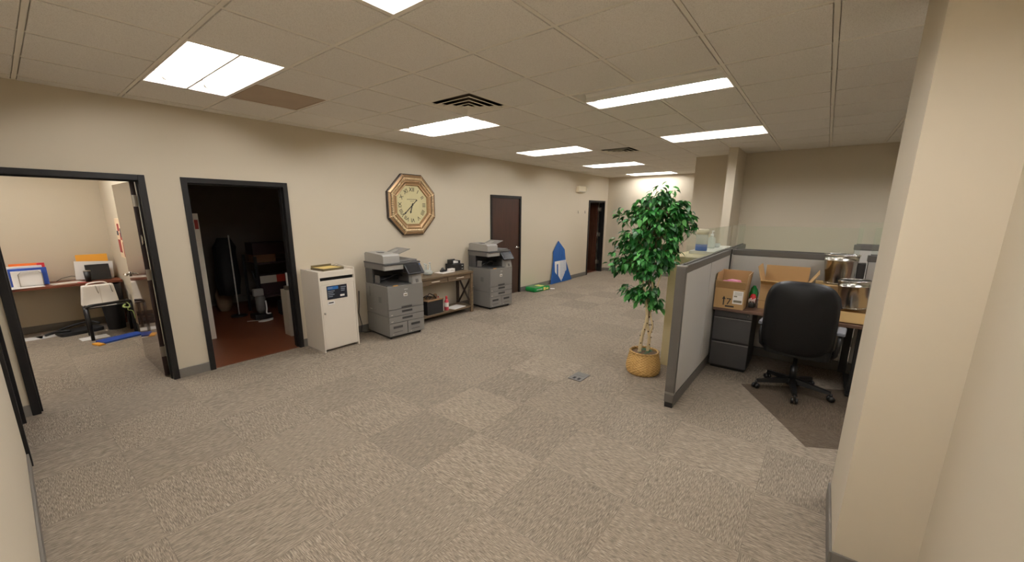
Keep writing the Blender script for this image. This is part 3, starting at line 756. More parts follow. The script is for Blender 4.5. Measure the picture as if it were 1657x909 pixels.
# shelf
r = thing('waste_bin', 'square black bin on the console table shelf with tan tray on top', 'bin', (3.95, -.235, SZ))
m = MB(); m.box(-.17, .17, -.15, .15, 0, .22, .004); m.build('bin_body', 'binblk', r)
m = MB(); m.box(-.17, .17, -.16, .15, .22, .232, .002); m.box(-.17, .17, -.16, -.152, .232, .245, .001); m.build('tan_tray', 'boxwood', r)
solo(MB().tube([(3.83, -.28, .36), (3.87, -.30, .42), (3.94, -.25, .44), (4.0, -.30, .40), (4.02, -.33, .353)], .009, 8).tube([(3.85, -.18, .36), (3.9, -.22, .40), (3.98, -.26, .37), (3.9, -.3, .36)], .008, 8), 'coiled_cable', 'cable', 'black coiled cable heaped on the tan tray over the bin', 'cable')
solo(MB().lathe([(.035, 0), (.035, .02)], 24, XY((4.06, -.25, .347+.036), (1, 0, 0), (0, .2, 1))), 'tape_roll', 'boxwood', 'tan roll of tape standing on the tray over the bin', 'tape')
def bottle(x, y, z, h, rr, body, cap, label, name='spray_bottle'):
    r = thing(name, label, 'bottle', (x, y, z))
    MB().lathe([(rr*.9, 0), (rr, .008), (rr, h*.62), (rr*.55, h*.74), (rr*.45, h*.80)], 20).build('bottle_body', body, r)
    MB().lathe([(rr*.5, h*.80), (rr*.5, h*.92), (rr*.3, h)], 16).build('cap', cap, r)
    MB().lathe([(rr+.0008, h*.25), (rr+.0008, h*.55)], 20, cap=False).build('bottle_label', 'paper', r)
    return r
bottle(4.245, -.33, SZ, .245, .036, 'pinkred', 'red', 'pinkish red bottle at the front of the console table shelf')
bottle(4.225, -.15, SZ, .22, .024, 'red', 'red', 'red bottle standing behind the pink bottle on the shelf', 'cleaner_bottle')
bottle(4.165, -.31, SZ, .19, .024, 'white', 'white', 'slim white bottle between the black bin and the pink bottle', 'lotion_bottle')
solo(MB().box(-.17, .14, -.105, .105, 0, .008, .001, RZ(.12, (4.50, -.30, SZ))), 'paper_stack', 'paper', 'white papers lying on the console table shelf', 'paper')

# ------------------------------------------------------------ floor pieces by the wall
r = thing('blue_sign', 'blue arrow-shaped cardboard sign with white striped emblem leaning on the wall', 'sign', (8.5, -.05, 0))
def wallpts(p): return [(x-8.5, z) for x, z in p]
lean = XY((0, 0, .0), (1, 0, 0), (0, .035, 1))
out = [(8.36, 1.045), (8.11, .80), (8.12, .57), (7.99, .004), (9.03, .004), (8.71, .55), (8.66, .82)]
MB().prism(wallpts(out), .012, lean).build('board', 'signblue', r)
st = [[(8.174, .548), (8.30, .548), (8.30, .47), (8.265, .47), (8.265, .215), (8.185, .29)],
      [(8.335, .548), (8.44, .548), (8.445, .07), (8.345, .18)],
      [(8.30, .548), (8.335, .548), (8.335, .478), (8.30, .478)],
      [(8.46, .548), (8.495, .548), (8.50, .02), (8.462, .055)],
      [(8.515, .548), (8.555, .548), (8.56, .10), (8.52, .06)], [(8.575, .548), (8.61, .548), (8.615, .16), (8.58, .12)],
      [(8.63, .548), (8.66, .548), (8.665, .22), (8.635, .18)], [(8.68, .548), (8.718, .548), (8.74, .29), (8.69, .25)]]
for s_ in st[:]:
    pass
m = MB(); em = XY((0, 0, 0), (1, 0, 0), (0, .035, 1)) @ Matrix.Translation((0, 0, .012))
for s_ in st: m.prism(wallpts(s_), .004, em)
m.build('white_emblem', 'paper', r)
m = MB()
for x in (8.42, 8.50, 8.58): m.prism(wallpts([(x, .56), (x+.008, .56), (x+.004-.03, .95-(x-8.40)*.9), (x-.03, .95-(x-8.40)*.9)]), .003, em)
m.build('fold_line', 'signblue_dk', r)
r = thing('green_package', 'green plastic-wrapped package lying on the carpet by the wall', 'package', (7.17, -.22, 0), -.12)
m = MB(); m.box(-.27, .27, -.15, .15, 0, .105, .045, seg=4); b = m.build('wrap', 'green', r)
m = MB(); m.box(.03, .10, -.1512, -.14, .02, .085); m.box(.12, .20, -.1512, -.14, .03, .07); m.box(-.02, .12, -.10, .08, .1045, .107, .001); m.build('pale_print', 'yellow', r)
m = MB()
for k in range(5): m.tube([(-.20+k*.04, -.1505, .04), (-.19+k*.04, -.152, .07), (-.175+k*.04, -.1505, .045)], .004, 6)
m.build('script_print', 'paper', r)
solo(MB().box(-.05, .05, -.02, .02, 0, .02, .008, RZ(-.9, (7.52, -.40, 0))), 'paper_scrap', 'paper', 'crumpled white paper scrap beside the green package', 'paper')

# floor outlet
r = thing('floor_outlet', 'square metal electrical floor outlet set in the carpet', 'outlet', (3.385, -3.29, 0), -.02)
MB().box(-.11, .11, -.075, .075, 0, .007, .003).build('cover_plate', 'outlet', r)
for x in (-.06, -.06):
    pass
for y in (-.032, .022):
    MB().box(-.085, -.035, y-.014, y+.014, .0065, .0085, .002).build('socket', 'void', r)
MB().box(.02, .085, -.05, .05, .0065, .0085, .002).build('blank_cover', 'outlet', r)

# ------------------------------------------------------------ ficus
r = thing('ficus_tree', 'tall green ficus tree in a wicker basket beside the glass-topped partition', 'plant', (3.957, -3.775, 0))
prof = [(.150, 0), (.168, .02), (.177, .05), (.179, .08), (.174, .12), (.166, .16), (.158, .20), (.150, .235), (.155, .248), (.148, .256), (.138, .250)]
fine = []
for i in range(len(prof)-1):
    for k in range(3):
        t = k/3; fine.append((prof[i][0]*(1-t)+prof[i+1][0]*t, prof[i][1]*(1-t)+prof[i+1][1]*t))
fine.append(prof[-1])
MB().lathe(fine, 120, wob=lambda j, k: .0045*(1 if ((k//3)+j) % 2 else -1), cap=False).lathe([(.149, .0), (.149, .004)], 40).build('basket', 'wicker', r)
MB().lathe([(.001, .232), (.08, .236), (.142, .228)], 40, cap=False).build('soil', 'soil', r)
vd = Vector((3.965+.269, -3.80+5.15, 0)).normalized(); sd = Vector((vd.y, -vd.x, 0))
def P(s_, z, dep=0.): return sd*s_+vd*dep+Vector((0, 0, z))
def curve_pts(pts, n=8):
    o = []
    pts = [pts[0]]+pts+[pts[-1]]
    for i in range(1, len(pts)-2):
        for k in range(n):
            t = k/n; a, b, c, d = pts[i-1], pts[i], pts[i+1], pts[i+2]
            o.append(.5*((2*b)+(-a+c)*t+(2*a-5*b+4*c-d)*t*t+(-a+3*b-3*c+d)*t**3))
    o.append(pts[-2]); return o
tr = [curve_pts([P(-.050, .22), P(-.035, .42), P(.0, .62), P(-.03, .85), P(-.08, 1.10), P(-.02, 1.4), P(.03, 1.75)]),
      curve_pts([P(.030, .22, .02), P(.040, .40, .02), P(.005, .60, .01), P(.04, .85, .03), P(.0, 1.1, .0), P(-.09, 1.35, -.02), P(-.12, 1.6)]),
      curve_pts([P(.045, .45, .02), P(.06, .55, .0), P(.03, .68), P(.06, .9, -.02), P(.12, 1.2, 0), P(.16, 1.5)])]
rad = [.021, .018, .013]
for c, r0 in zip(tr, rad):
    n = len(c); m = MB(); m.tube(c, [r0*(1-.6*i/n)*(1+.12*sin(i*2.1)) for i in range(n)], 10); m.build('trunk', 'bark', r)
m = MB(); rnd = random.Random(3)
for c, r0 in zip(tr, rad):
    for i in range(2, len(c)-2, 3):
        p = c[i]; a = rnd.uniform(0, 6.28); q_ = p+Vector((cos(a), sin(a), .1))*r0*.95
        m.tube([q_, q_+Vector((cos(a), sin(a), .2))*.008], [.008, .004], 7)
m.build('bark_knots', 'knot', r)
# foliage clusters: (side, z, depth, rx, rz, count)
cl = [(-.02, 1.78, 0, .20, .14, 170), (.10, 1.90, 0, .13, .10, 60), (-.26, 1.72, -.02, .13, .10, 45), (.24, 1.78, .0, .13, .11, 75), (.33, 1.66, .0, .08, .09, 40), (.26, 1.60, 0, .10, .12, 50),
      (-.06, 1.60, 0, .30, .16, 240), (.16, 1.58, 0, .16, .16, 120), (-.24, 1.44, -.04, .16, .13, 120), (.10, 1.40, -.04, .20, .14, 140),
      (-.18, 1.27, -.03, .22, .12, 170), (.05, 1.23, -.05, .17, .12, 110), (-.34, 1.20, -.02, .10, .10, 60), (-.02, 1.08, -.02, .14, .10, 60),
      (-.15, .90, -.02, .15, .08, 70), (-.02, .88, -.02, .15, .11, 90), (.10, .82, -.02, .07, .09, 38), (.04, .74, -.02, .06, .07, 14), (-.26, .92, -.02, .06, .05, 14), (.18, 1.30, 0, .10, .16, 60)]
lm = MB(); bm_ = lm.bm; tw = MB(); rnd = random.Random(11)
def add_leaf(bm, p, d, nrm, L_, W_):
    d = d.normalized(); s_ = d.cross(nrm)
    if s_.length < 1e-3: s_ = d.cross(Vector((1, 0, 0)))
    s_.normalize(); n = s_.cross(d).normalized()
    A = [bm.verts.new(p+d*(L_*t)-n*(b*L_)) for t, b in ((0, 0), (.35, -.03), (.7, .02), (1., .14))]
    Lf = [bm.verts.new(p+d*(L_*t)+s_*(W_*w)+n*(.18*W_-bb_*L_)) for t, w, bb_ in ((.25, .46, 0), (.60, .40, .02))]
    Rt = [bm.verts.new(p+d*(L_*t)-s_*(W_*w)+n*(.18*W_-bb_*L_)) for t, w, bb_ in ((.25, .46, 0), (.60, .40, .02))]
    for f in ((A[0], A[1], Lf[0]), (A[1], A[2], Lf[1], Lf[0]), (A[2], A[3], Lf[1]), (A[0], Rt[0], A[1]), (A[1], Rt[0], Rt[1], A[2]), (A[2], Rt[1], A[3])):
        fc = bm.faces.new(f); fc.smooth = True
for (s0, z0, dp, rx, rz_, cnt) in cl:
    core = P(s0*.25, z0-.12, 0)
    cnt = int(cnt*1.35); nb = max(3, cnt//9)
    for b in range(nb):
        th = rnd.uniform(0, 2*pi); ph = rnd.uniform(-1, 1); rr = rnd.uniform(.6, 1.)
        rxy = (1-ph*ph)**.5
        tip = P(s0+rx*rr*rxy*cos(th), z0+rz_*rr*ph, dp+rx*.8*rr*rxy*sin(th))
        if tip.y+(-3.775) < -4.17 and tip.z < 1.62: tip.y = -4.17+3.775
        mid = core.lerp(tip, .55)+Vector((0, 0, .05))
        pts = curve_pts([core, mid, tip], 4)
        tw.tube(pts, [.0035, .0033, .003, .0028, .0026, .0024, .002, .0018, .0015], 5)
        for k in range(cnt//nb):
            t = rnd.uniform(.45, 1.05); q_ = core.lerp(tip, t)+Vector((rnd.uniform(-.03, .03), rnd.uniform(-.03, .03), rnd.uniform(-.02, .03)+.05*sin(min(t, 1)*pi)))
            outd = (tip-core); outd.z = 0
            d = outd.normalized()*rnd.uniform(.2, 1.)+Vector((rnd.uniform(-.8, .8), rnd.uniform(-.8, .8), rnd.uniform(-1.3, -.1)))
            L_ = rnd.uniform(.060, .098)
            if (q_+d.normalized()*L_).y-3.775 < -4.19 and q_.z < 1.66: continue
            add_leaf(bm_, q_, d, Vector((rnd.uniform(-.6, .6), rnd.uniform(-.6, .6), 1.)), L_, L_*.56)
for (s0, z0) in ((-.01, 2.00), (.08, 2.03), (-.06, 1.96), (.03, 1.97), (-.38, 1.76), (-.33, 1.78), (.37, 1.62), (.39, 1.58)):
    for k in range(3):
        add_leaf(bm_, P(s0+rnd.uniform(-.02, .02), z0+rnd.uniform(-.03, .02)), Vector((rnd.uniform(-1, 1), rnd.uniform(-1, 1), -.5)), Vector((0, .2, 1)), .07, .04)
    tw.tube(curve_pts([P(s0*.4, z0-.28), P(s0*.8, z0-.1), P(s0, z0)], 4), .002, 5)
tw.build('branches', 'twig', r)
fo = lm.build('foliage', 'leafg', r); fo['kind'] = 'stuff'
m = MB()
for k in range(26):
    a = rnd.uniform(0, 6.28); q_ = Vector((cos(a)*.05+.01, sin(a)*.05, .236)); add_leaf(m.bm, q_, Vector((cos(a*3), sin(a*3), .3)), Vector((0, 0, 1)), .05, .03)
m.build('moss', 'mossleaf', r)['kind'] = 'stuff'

# ------------------------------------------------------------ cubicle
def panel_run(label, p0, p1, top=1.30, seams=(), glass=True, end0=False, end1=False, gl0=.05, gl1=0., gtop=.285, cap_a=True):
    """fabric partition from p0 to p1 (centre line), 8 cm thick"""
    p0, p1 = Vector((p0[0], p0[1], 0)), Vector((p1[0], p1[1], 0)); d = p1-p0; L_ = d.length
    a = math.atan2(d.y, d.x)
    r = thing('cubicle_partition', label, 'partition', tuple(p0), a)
    t = .035
    cuts = [0.]+list(seams)+[L_]
    for i in range(len(cuts)-1):
        MB().box(cuts[i]+(.010 if i or not end0 else .035), cuts[i+1]-.010, -t, t, .125, top-.067, .004).build('fabric_panel', 'fabric', r)
    MB().box(.01, L_-.005, -t+.006, t-.006, .10, top-.03).build('frame', 'rail_black', r)
    MB().box(0 if not end0 else .0, L_, -t-.004, t+.004, top-.064, top, .004).build('top_rail', 'rail', r)
    MB().box(0, L_, -t-.004, t+.004, .012, .118, .004).build('base_raceway', 'rail', r)
    for xx, on_ in ((.0, end0), (L_, end1)):
        if on_:
            po = MB().box(xx-.012, xx+.032, -t-.005, t+.005, .05, top-.012, .005).build('end_post', 'rail', r)
            MB().box(xx-.014, xx+.034, -t-.007, t+.007, top-.012, top+.002, .003).build('post_cap', 'trim', po)
            MB().box(xx-.013, xx+.033, -t-.006, t+.006, .128, .150, .002).build('post_clip', 'trim', po)
            MB().box(xx-.006, xx+.024, -t, t, 0, .05, .003).build('foot', 'black', po)
    if glass:
        MB().box(gl0, L_-gl1, -.005, .005, top+.001, top+gtop, .0015).build('glass_screen', 'glass', r)
        MB().box(gl0, L_-gl1, -.009, .009, top, top+.012, .002).build('glass_channel', 'rail', r)
    return r
panel_run('grey fabric partition with glass top running from the ficus to the cubicle corner', (3.285, -4.25), (5.315, -4.25), seams=(.99,), end0=True, gl0=.07)
panel_run('back partition of the cubicle behind the desk with cardboard boxes', (5.37, -4.305), (5.37, -5.475), gl0=.03, gl1=.0)
panel_run('short partition continuing past the cubicle corner towards the wing wall', (5.41, -4.25), (6.45, -4.25), gl0=.03)
panel_run('cubicle partition beside the metal cans, partly hidden by the wall pier', (5.37, -5.545), (5.37, -6.75), top=1.31, gl0=.02)
panel_run('farther cubicle partition rising behind the metal cans', (6.6, -5.48), (6.6, -6.9), top=1.345, gl0=.02)
po = thing('partition_post', 'dark corner post joining the two cubicle partitions by the plant', 'post', (5.37, -4.25, 0))
MB().box(-.036, .036, -.036, .036, 0, 1.30, .004).build('post_body', 'rail_black', po); MB().box(-.038, .038, -.038, .038, 1.30, 1.306, .002).build('post_cap', 'trim', po)
po2 = thing('partition_post', 'dark post between the cubicle partitions behind the metal cans', 'post', (5.37, -5.51, 0))
MB().box(-.04, .04, -.033, .033, 0, 1.22, .004).build('post_body', 'rail_black', po2); MB().box(-.042, .042, -.033, .033, 1.22, 1.226, .002).build('post_cap', 'rail', po2)

# counter on the far side of the partition
r = thing('reception_counter', 'beige counter with a white top behind the glass partition', 'counter', (5.0, -4.03, 0))
MB().box(-.68, .88, -.165, .18, .0, 1.27, .003).build('counter_body', 'counter', r)
MB().box(-.22, .86, -.17, .10, 1.27, 1.302, .004).build('counter_top', 'countertop', r)
CT = 1.302
r = thing('plastic_jar', 'clear jar with cream lid and blue base on the counter', 'jar', (4.87, -4.04, CT))
MB().lathe([(.060, 0), (.064, .01), (.064, .075)], 28).build('blue_band', 'gel_blue', r)
MB().lathe([(.062, .075), (.064, .175), (.056, .19)], 28).build('jar_body', 'clear', r)
MB().lathe([(.066, .19), (.066, .245), (.060, .25)], 28).build('lid', 'exitbox', r)
r = thing('pump_bottle', 'clear hand sanitiser pump bottle beside the cream-lidded jar', 'bottle', (5.30, -4.06, CT))
MB().lathe([(.040, 0), (.042, .008), (.042, .12), (.016, .15)], 24).build('bottle_body', 'clear', r)
MB().lathe([(.018, .148), (.018, .18), (.006, .182), (.006, .205)], 16).box(-.012, .055, -.010, .010, .205, .218, .004).build('pump', 'white', r)
r = thing('glass_dish', 'low clear dish with blue contents right of the pump bottle', 'dish', (5.52, -4.06, CT))
MB().lathe([(.05, 0), (.06, .01), (.062, .05), (.058, .05), (.056, .012)], 24).build('dish_body', 'clear', r)
MB().lathe([(.05, .012), (.05, .03)], 20).build('contents', 'gel_blue', r)

# desk, pedestal
DZ = .72
r = thing('cubicle_desk', 'dark walnut cubicle desk surface loaded with cardboard boxes', 'desk', (4.94, -5.4, 0))
MB().box(-.395, .385, -1.30, 1.10, DZ-.03, DZ, .003).build('worktop', 'desk2', r)
MB().box(-.397, -.394, -1.30, 1.10, DZ-.028, DZ-.002).build('front_edge', 'desk2', r)
for y in (.0, -.06):
    pass
MB().box(-.30, -.26, -.17, -.13, .035, DZ-.03, .004).box(-.36, .30, -.18, -.12, .0085, .035, .004).build('leg', 'black', r)
r = thing('file_pedestal', 'charcoal two-drawer file pedestal under the cubicle desk', 'file cabinet', (4.85, -4.49, 0))
MB().box(-.225, .25, -.185, .185, .03, .685, .004).build('cabinet_body', 'black', r)
MB().box(-.20, .24, -.17, .17, 0, .03).build('plinth', 'void', r)
for z0, z1 in ((.045, .315), (.340, .600)):
    dw = MB().box(-.243, -.225, -.183, .183, z0, z1, .003).build('drawer', 'ped', r)
    MB().box(-.249, -.240, -.183, .183, z1-.008, z1+.004, .002).build('drawer_pull', 'ped_hi', dw)
MB().box(-.240, -.225, -.183, .183, .612, .680, .003).build('top_trim', 'ped', r)
MB().tube([(-.240, -.145, .648), (-.246, -.145, .648)], .010, 14).build('lock', 'steel', r)

# cardboard boxes
def carton(name, label, loc, rz, sx, sy, h, flaps, t=.006, extra=None):
    """flaps: list of (side, length, tilt degrees from vertical, outwards positive)"""
    r = thing(name, label, 'box', loc, rz)
    m = MB(); X, Y = sx/2, sy/2
    m.box(-X, -X+t, -Y, Y, 0, h); m.box(X-t, X, -Y, Y, 0, h); m.box(-X+t, X-t, -Y, -Y+t, 0, h); m.box(-X+t, X-t, Y-t, Y, 0, h)
    m.build('carton_walls', 'card', r); MB().box(-X+t, X-t, -Y+t, Y-t, 0, t).build('carton_bottom', 'card_in', r)
    for side, L_, tilt in flaps:
        a = radians(tilt); m = MB()
        if side in ('-x', '+x'):
            sg = -1 if side == '-x' else 1; mt = Matrix.Translation((sg*(X-t/2), 0, h)) @ Matrix.Rotation(sg*a, 4, 'Y'); m.box(-t/2, t/2, -Y, Y, 0, L_, 0, mt)
        else:
            sg = -1 if side == '-y' else 1; mt = Matrix.Translation((0, sg*(Y-t/2), h)) @ Matrix.Rotation(-sg*a, 4, 'X'); m.box(-X, X, -t/2, t/2, 0, L_, 0, mt)
        m.build('flap', 'card' if abs(tilt) < 60 else 'card_in', r)
    return r
b1 = carton('cardboard_box', 'open brown carton with black arrow and white shipping label, beside the partition', (4.72, -4.44, DZ), 0, .34, .285, .225,
            [('-x', .085, 26), ('+x', .16, 0), ('+y', .155, -2), ('-y', .155, 6)])
MB().box(-.1712, -.1700, -.1425, .1425, .221, .226).build('crease', 'card_dk', b1)
MB().box(-.1712, -.1700, -.13, -.035, .06, .20, .0003).build('shipping_label', 'paper', b1)
m = MB(); m.box(-.1718, -.1711, -.122, -.045, .075, .10); m.box(-.1718, -.1711, -.075, -.045, .135, .148)
for k in range(3): m.box(-.1718, -.1711, -.12, -.05, .158+k*.012, .161+k*.012)
m.build('label_print', 'ink_grey', b1)
m = MB(); ar = XY((-.1702, .045, .045), (0, -1, 0), (0, 0, 1)) @ Matrix.Translation((0, 0, -.0))
am = XY((-.1700, .048, .035), (0, -1, 0), (0, 0, 1))
m.prism([(-.006, 0), (.006, 0), (.006, .065), (.018, .065), (0, .10), (-.018, .065), (-.006, .065)], .0012, am)
m.text('7', .10, XY((-.1708, .0, .075), (0, -1, 0), (0, 0, 1)), .0006)
m.box(-.1712, -.1700, -.055, .03, .018, .034)
m.build('printed_arrow', 'ink', b1)
solo(MB().box(-.08, .08, -.09, .09, 0, .03, .014, RZ(.3, (4.73, -4.43, .965)), seg=3).box(-.05, .05, -.06, .05, .02, .05, .02, RZ(-.4, (4.72, -4.44, .965)), seg=3), 'pink_tissue', 'pink', 'pink tissue paper in the open carton with the black arrow', 'tissue')
b2 = carton('cardboard_box', 'large open carton with raised flaps behind the office chair', (4.98, -4.89, DZ), 0, .38, .40, .27,
            [('-x', .10, 62), ('+x', .17, 3), ('+y', .19, 14), ('-y', .17, 30)])
MB().box(-.1912, -.190, -.20, .20, .085, .089).build('score_line', 'card_dk', b2)
MB().box(-.19, .19, .1955+.006, .1975+.006, .05, .26).build('white_lining', 'paper2', b2)
b3 = carton('cardboard_box', 'closed carton on the desk under the taller metal can', (5.10, -5.30, DZ), 0, .34, .30, .295, [('-x', .17, -90), ('+x', .165, -90)])
b4 = carton('cardboard_box', 'low open carton with tan side under the tilted metal can', (4.77, -5.47, DZ), 0, .30, .24, .105, [('-x', .10, 165), ('-y', .10, 50)])
r = thing('gift_bag', 'green and red patterned plastic bag between the two open cartons', 'bag', (4.84, -4.632, DZ))
MB().box(-.10, .09, -.028, .028, 0, .06, .01).build('black_tray', 'black', r)
MB().lathe([(.024, .05), (.036, .09), (.040, .15), (.028, .20), (.008, .235)], 10, wob=lambda j, k: .006*sin(k*2.3+j)).build('green_wrap', 'green', r)
MB().lathe([(.02, .05), (.032, .08), (.030, .12), (.012, .15)], 9, Matrix.Translation((-.055, -.004, 0)), wob=lambda j, k: .007*sin(k*2.9+j*2)).build('red_wrap', 'red', r)
m = MB()
for k in range(5): m.tube([(-.088, -.03+k*.013, .055+.012*(k % 2)), (-.092, -.026+k*.013, .085), (-.085, -.03+k*.013, .11-.01*(k % 3))], .0045, 6)
m.build('white_ribbon', 'paper', r)
# metal cans
def can(label, loc, tilt, hgt, r0, r1):
    r = thing('metal_can', label, 'bucket', loc)
    if tilt: r.matrix_basis = Matrix.Translation(loc) @ Matrix.Rotation(tilt, 4, 'X')
    MB().lathe([(r0, 0), (r0, .004), (r0+(r1-r0)*.8, hgt*.80), (r0+(r1-r0)*.8+.004, hgt*.805), (r0+(r1-r0)*.8+.004, hgt*.83), (r0+(r1-r0)*.83, hgt*.835), (r1, hgt)], 48, cap=False).lathe([(r0, .0), (r0, .003)], 48).build('can_body', 'galv', r)
    MB().lathe([(r1-.003, hgt), (r0+(r1-r0)*.5-.003, hgt*.5), (r0-.003, .01), (.001, .008)], 48, cap=False).build('can_inside', 'galv_in', r)
    a = [(cos(2*pi*k/48)*r1, sin(2*pi*k/48)*r1, hgt) for k in range(48)]
    MB().tube(a, .006, 8, True).build('rim', 'chrome', r)
    MB().tube([(cos(2*pi*k/48)*(r0+(r1-r0)*.8+.002), sin(2*pi*k/48)*(r0+(r1-r0)*.8+.002), hgt*.82) for k in range(48)], .0035, 6, True).build('bead_ring', 'chrome', r)
    MB().tube([(cos(2*pi*k/48)*(r0+.003), sin(2*pi*k/48)*(r0+.003), .012) for k in range(48)], .004, 6, True).build('bottom_ring', 'galv', r)
    return r
can('taller galvanised metal can standing on a carton at the back', (5.10, -5.33, 1.022), 0, .30, .112, .142)
can('tilted galvanised metal can in front, by the wall pier', (4.80, -5.46, .834), radians(-3), .27, .108, .122)
solo(MB().prism([(0, 0), (.06, -.01), (.035, .09), (.0, .14), (-.02, .06)], .02, XY((4.66, -5.33, .85), (0, -1, 0), (0, 0, 1)), .004), 'black_pouch', 'bagblk', 'black fabric pouch hanging at the front of the tilted metal can', 'pouch')

# chair mat
mt_ = Vector((4.28, -4.69, 0)); mb_ = Vector((3.29, -5.26, 0)); dd = (mb_-mt_).normalized(); pp = Vector((-dd.y, dd.x, 0))
if pp.y > 0: pp = -pp
c = [mt_, mb_, mb_+pp*1.30, mt_+pp*1.30]
xm = XY(tuple(mt_), tuple(dd), tuple(pp)); L1 = (mb_-mt_).length
zz = .0055 if xm[2][2] > 0 else -.0055
m = MB(); m.prism([(0, 0), (L1, 0), (L1, 1.30), (0, 1.30)], zz, xm)
o = solo(m, 'chair_mat', 'mat', 'dull translucent vinyl mat on the carpet under the office chair', 'mat')
o.location.z += .001

# ------------------------------------------------------------ office chair (faces the desk, back to the camera)
r = thing('office_chair', 'black leather swivel office chair with grey worn armrests at the cubicle desk', 'chair', (4.40, -5.10, .007), radians(-4))
Z0 = .007
m = MB(); m.lathe([(.055, .075), (.06, .10), (.05, .125), (.032, .14)], 24); m.build('hub', 'chair_plastic', r)
for k in range(5):
    a = radians(188+72*k+4); d = Vector((cos(a), sin(a), 0)); s_ = Vector((-sin(a), cos(a), 0))
    m = MB(); n = 6
    b = bmesh.new(); rings = []
    for i in range(n+1):
        t = i/n; rr = .03+t*.28; z = .115-.035*t; w_ = .032-.012*t; hh = .024-.010*t
        rings.append([b.verts.new(d*rr+s_*(sx*w_)+Vector((0, 0, z+sz*hh))) for sx, sz in ((-1, -1), (1, -1), (.75, 1), (-.75, 1))])
    for i in range(n):
        for j in range(4): b.faces.new((rings[i][j], rings[i][(j+1) % 4], rings[i+1][(j+1) % 4], rings[i+1][j]))
    b.faces.new(rings[0]); b.faces.new(rings[-1]); bmesh.ops.recalc_face_normals(b, faces=b.faces[:])
    me = bpy.data.meshes.new('t'); b.to_mesh(me); b.free(); m.bm.from_mesh(me); lg = m.build('base_leg', 'chair_plastic', r)
    cc = d*.315
    q = MB(); ca = a+.6*(k % 3); ax = Vector((-sin(ca), cos(ca), 0))
    for sg in (-1, 1): q.tube([cc+ax*sg*.007+Vector((0, 0, .026)), cc+ax*sg*.026+Vector((0, 0, .026))], .026, 18)
    q.tube([cc+Vector((0, 0, .04)), cc+Vector((0, 0, .075))], .010, 10); q.box(-.012, .012, -.008, .008, .03, .056, .003, RZ(ca, cc))
    q.build('caster', 'chair_plastic', lg)
MB().lathe([(.030, .12), (.030, .26), (.018, .262), (.018, .40)], 20).build('gas_column', 'chair_plastic', r)
MB().box(-.12, .12, -.09, .09, .375, .41, .008).tube([(.0, -.09, .39), (.0, -.24, .38)], .006, 8).box(-.02, .02, -.27, -.22, .372, .386, .004).build('tilt_mechanism', 'chair_plastic', r)
m = MB(); m.prism(rrect(.50, .52, .10), .10, Matrix.Translation((.04, 0, .405)), .035); m.build('seat', 'leather', r)
# backrest: padded slab with rounded corners, reclined, slightly wrapped
def pad(W_, Hh, T_, cr, mtx, name, mm, curve=.05, bulge=.02):
    b = bmesh.new(); nu, nv = 22, 24; front = []; back = []
    for side, store in ((1, front), (-1, back)):
        for j in range(nv+1):
            row = []
            for i in range(nu+1):
                u = -1+2*i/nu; v = -1+2*j/nv
                # square to rounded shape
                p_ = 3.3 if v > 0 else 5.; k = (abs(u)**p_+abs(v)**p_)**(1/p_); mxx = max(abs(u), abs(v))
                f_ = mxx/k if k > 0 else 1
                x = u*f_*W_/2; z = v*f_*Hh/2
                e_ = max(0, 1-mxx**6); th = T_/2*(e_**.5)
                y = side*th*(1+.25*(1-u*u)*(1-v*v)) + curve*(u*u)
                row.append(b.verts.new((x, y, z)))
            store.append(row)
    for store in (front, back):
        for j in range(nv):
            for i in range(nu): b.faces.new((store[j][i], store[j][i+1], store[j+1][i+1], store[j+1][i]))
    bmesh.ops.remove_doubles(b, verts=b.verts[:], dist=1e-5); bmesh.ops.recalc_face_normals(b, faces=b.faces[:])
    for f in b.faces: f.smooth = True
    for v in b.verts: v.co = mtx @ v.co
    me = bpy.data.meshes.new('t'); b.to_mesh(me); b.free(); m = MB(); m.bm.from_mesh(me); bpy.data.meshes.remove(me); return m.build(name, mm, r)
bmx = Matrix.Translation((-.235, .01, .775)) @ Matrix.Rotation(radians(-7), 4, 'Y') @ Matrix.Rotation(radians(-90), 4, 'Z')
bk = pad(.565, .72, .13, .1, bmx, 'backrest', 'leather', .05)
for sg in (1, -1):
    y = sg*.300
    am = MB().box(-.13, .13, y-.032, y+.032, .655, .69, .014, seg=3).build('armrest', 'arm_grey', r)
    MB().tube([(-.09, y, .66), (-.13, y, .58), (-.11, y-sg*.01, .47), (-.02, y-sg*.04, .405), (.02, y-sg*.10, .40)], [.016, .018, .018, .018, .016], 12).tube([(.11, y, .66), (.13, y, .58), (.09, y-sg*.01, .47), (.02, y-sg*.04, .405)], [.016, .018, .018, .016], 12).build('arm_support', 'chair_plastic', am)

# ------------------------------------------------------------ lit office behind the first door
r = thing('wall_desk', 'cherry wood desk along the back wall of the lit office', 'desk', (-.2, 3.3, 0))
MB().box(-1.6, .985, -.24, .29, .685, .72, .004).build('worktop', 'desk1', r)
MB().box(-1.6, -1.56, -.22, .27, 0, .685, .003).box(-.9, -.86, -.0, .27, 0, .685, .003).box(.955, .98, .05, .27, 0, .685, .003).build('support_panel', 'desk1', r)
OZ = .72
r = thing('document_rack', 'wire document rack holding white papers and a blue binder on the office desk', 'file rack', (-.10, 3.25, OZ))
MB().tube([(-.10, -.05, 0), (-.10, -.05, .17), (-.07, -.05, .205), (.08, -.05, .205), (.11, -.05, .17), (.11, -.05, 0)], .005, 8).tube([(-.10, .10, 0), (-.10, .10, .17), (-.07, .10, .205), (.08, .10, .205), (.11, .10, .17), (.11, .10, 0)], .005, 8).box(-.10, .11, -.05, .10, 0, .005).build('wire_frame', 'steel', r)
MB().box(-.16, .11, -.030, .0, .006, .215, .002).build('white_papers', 'paper', r)
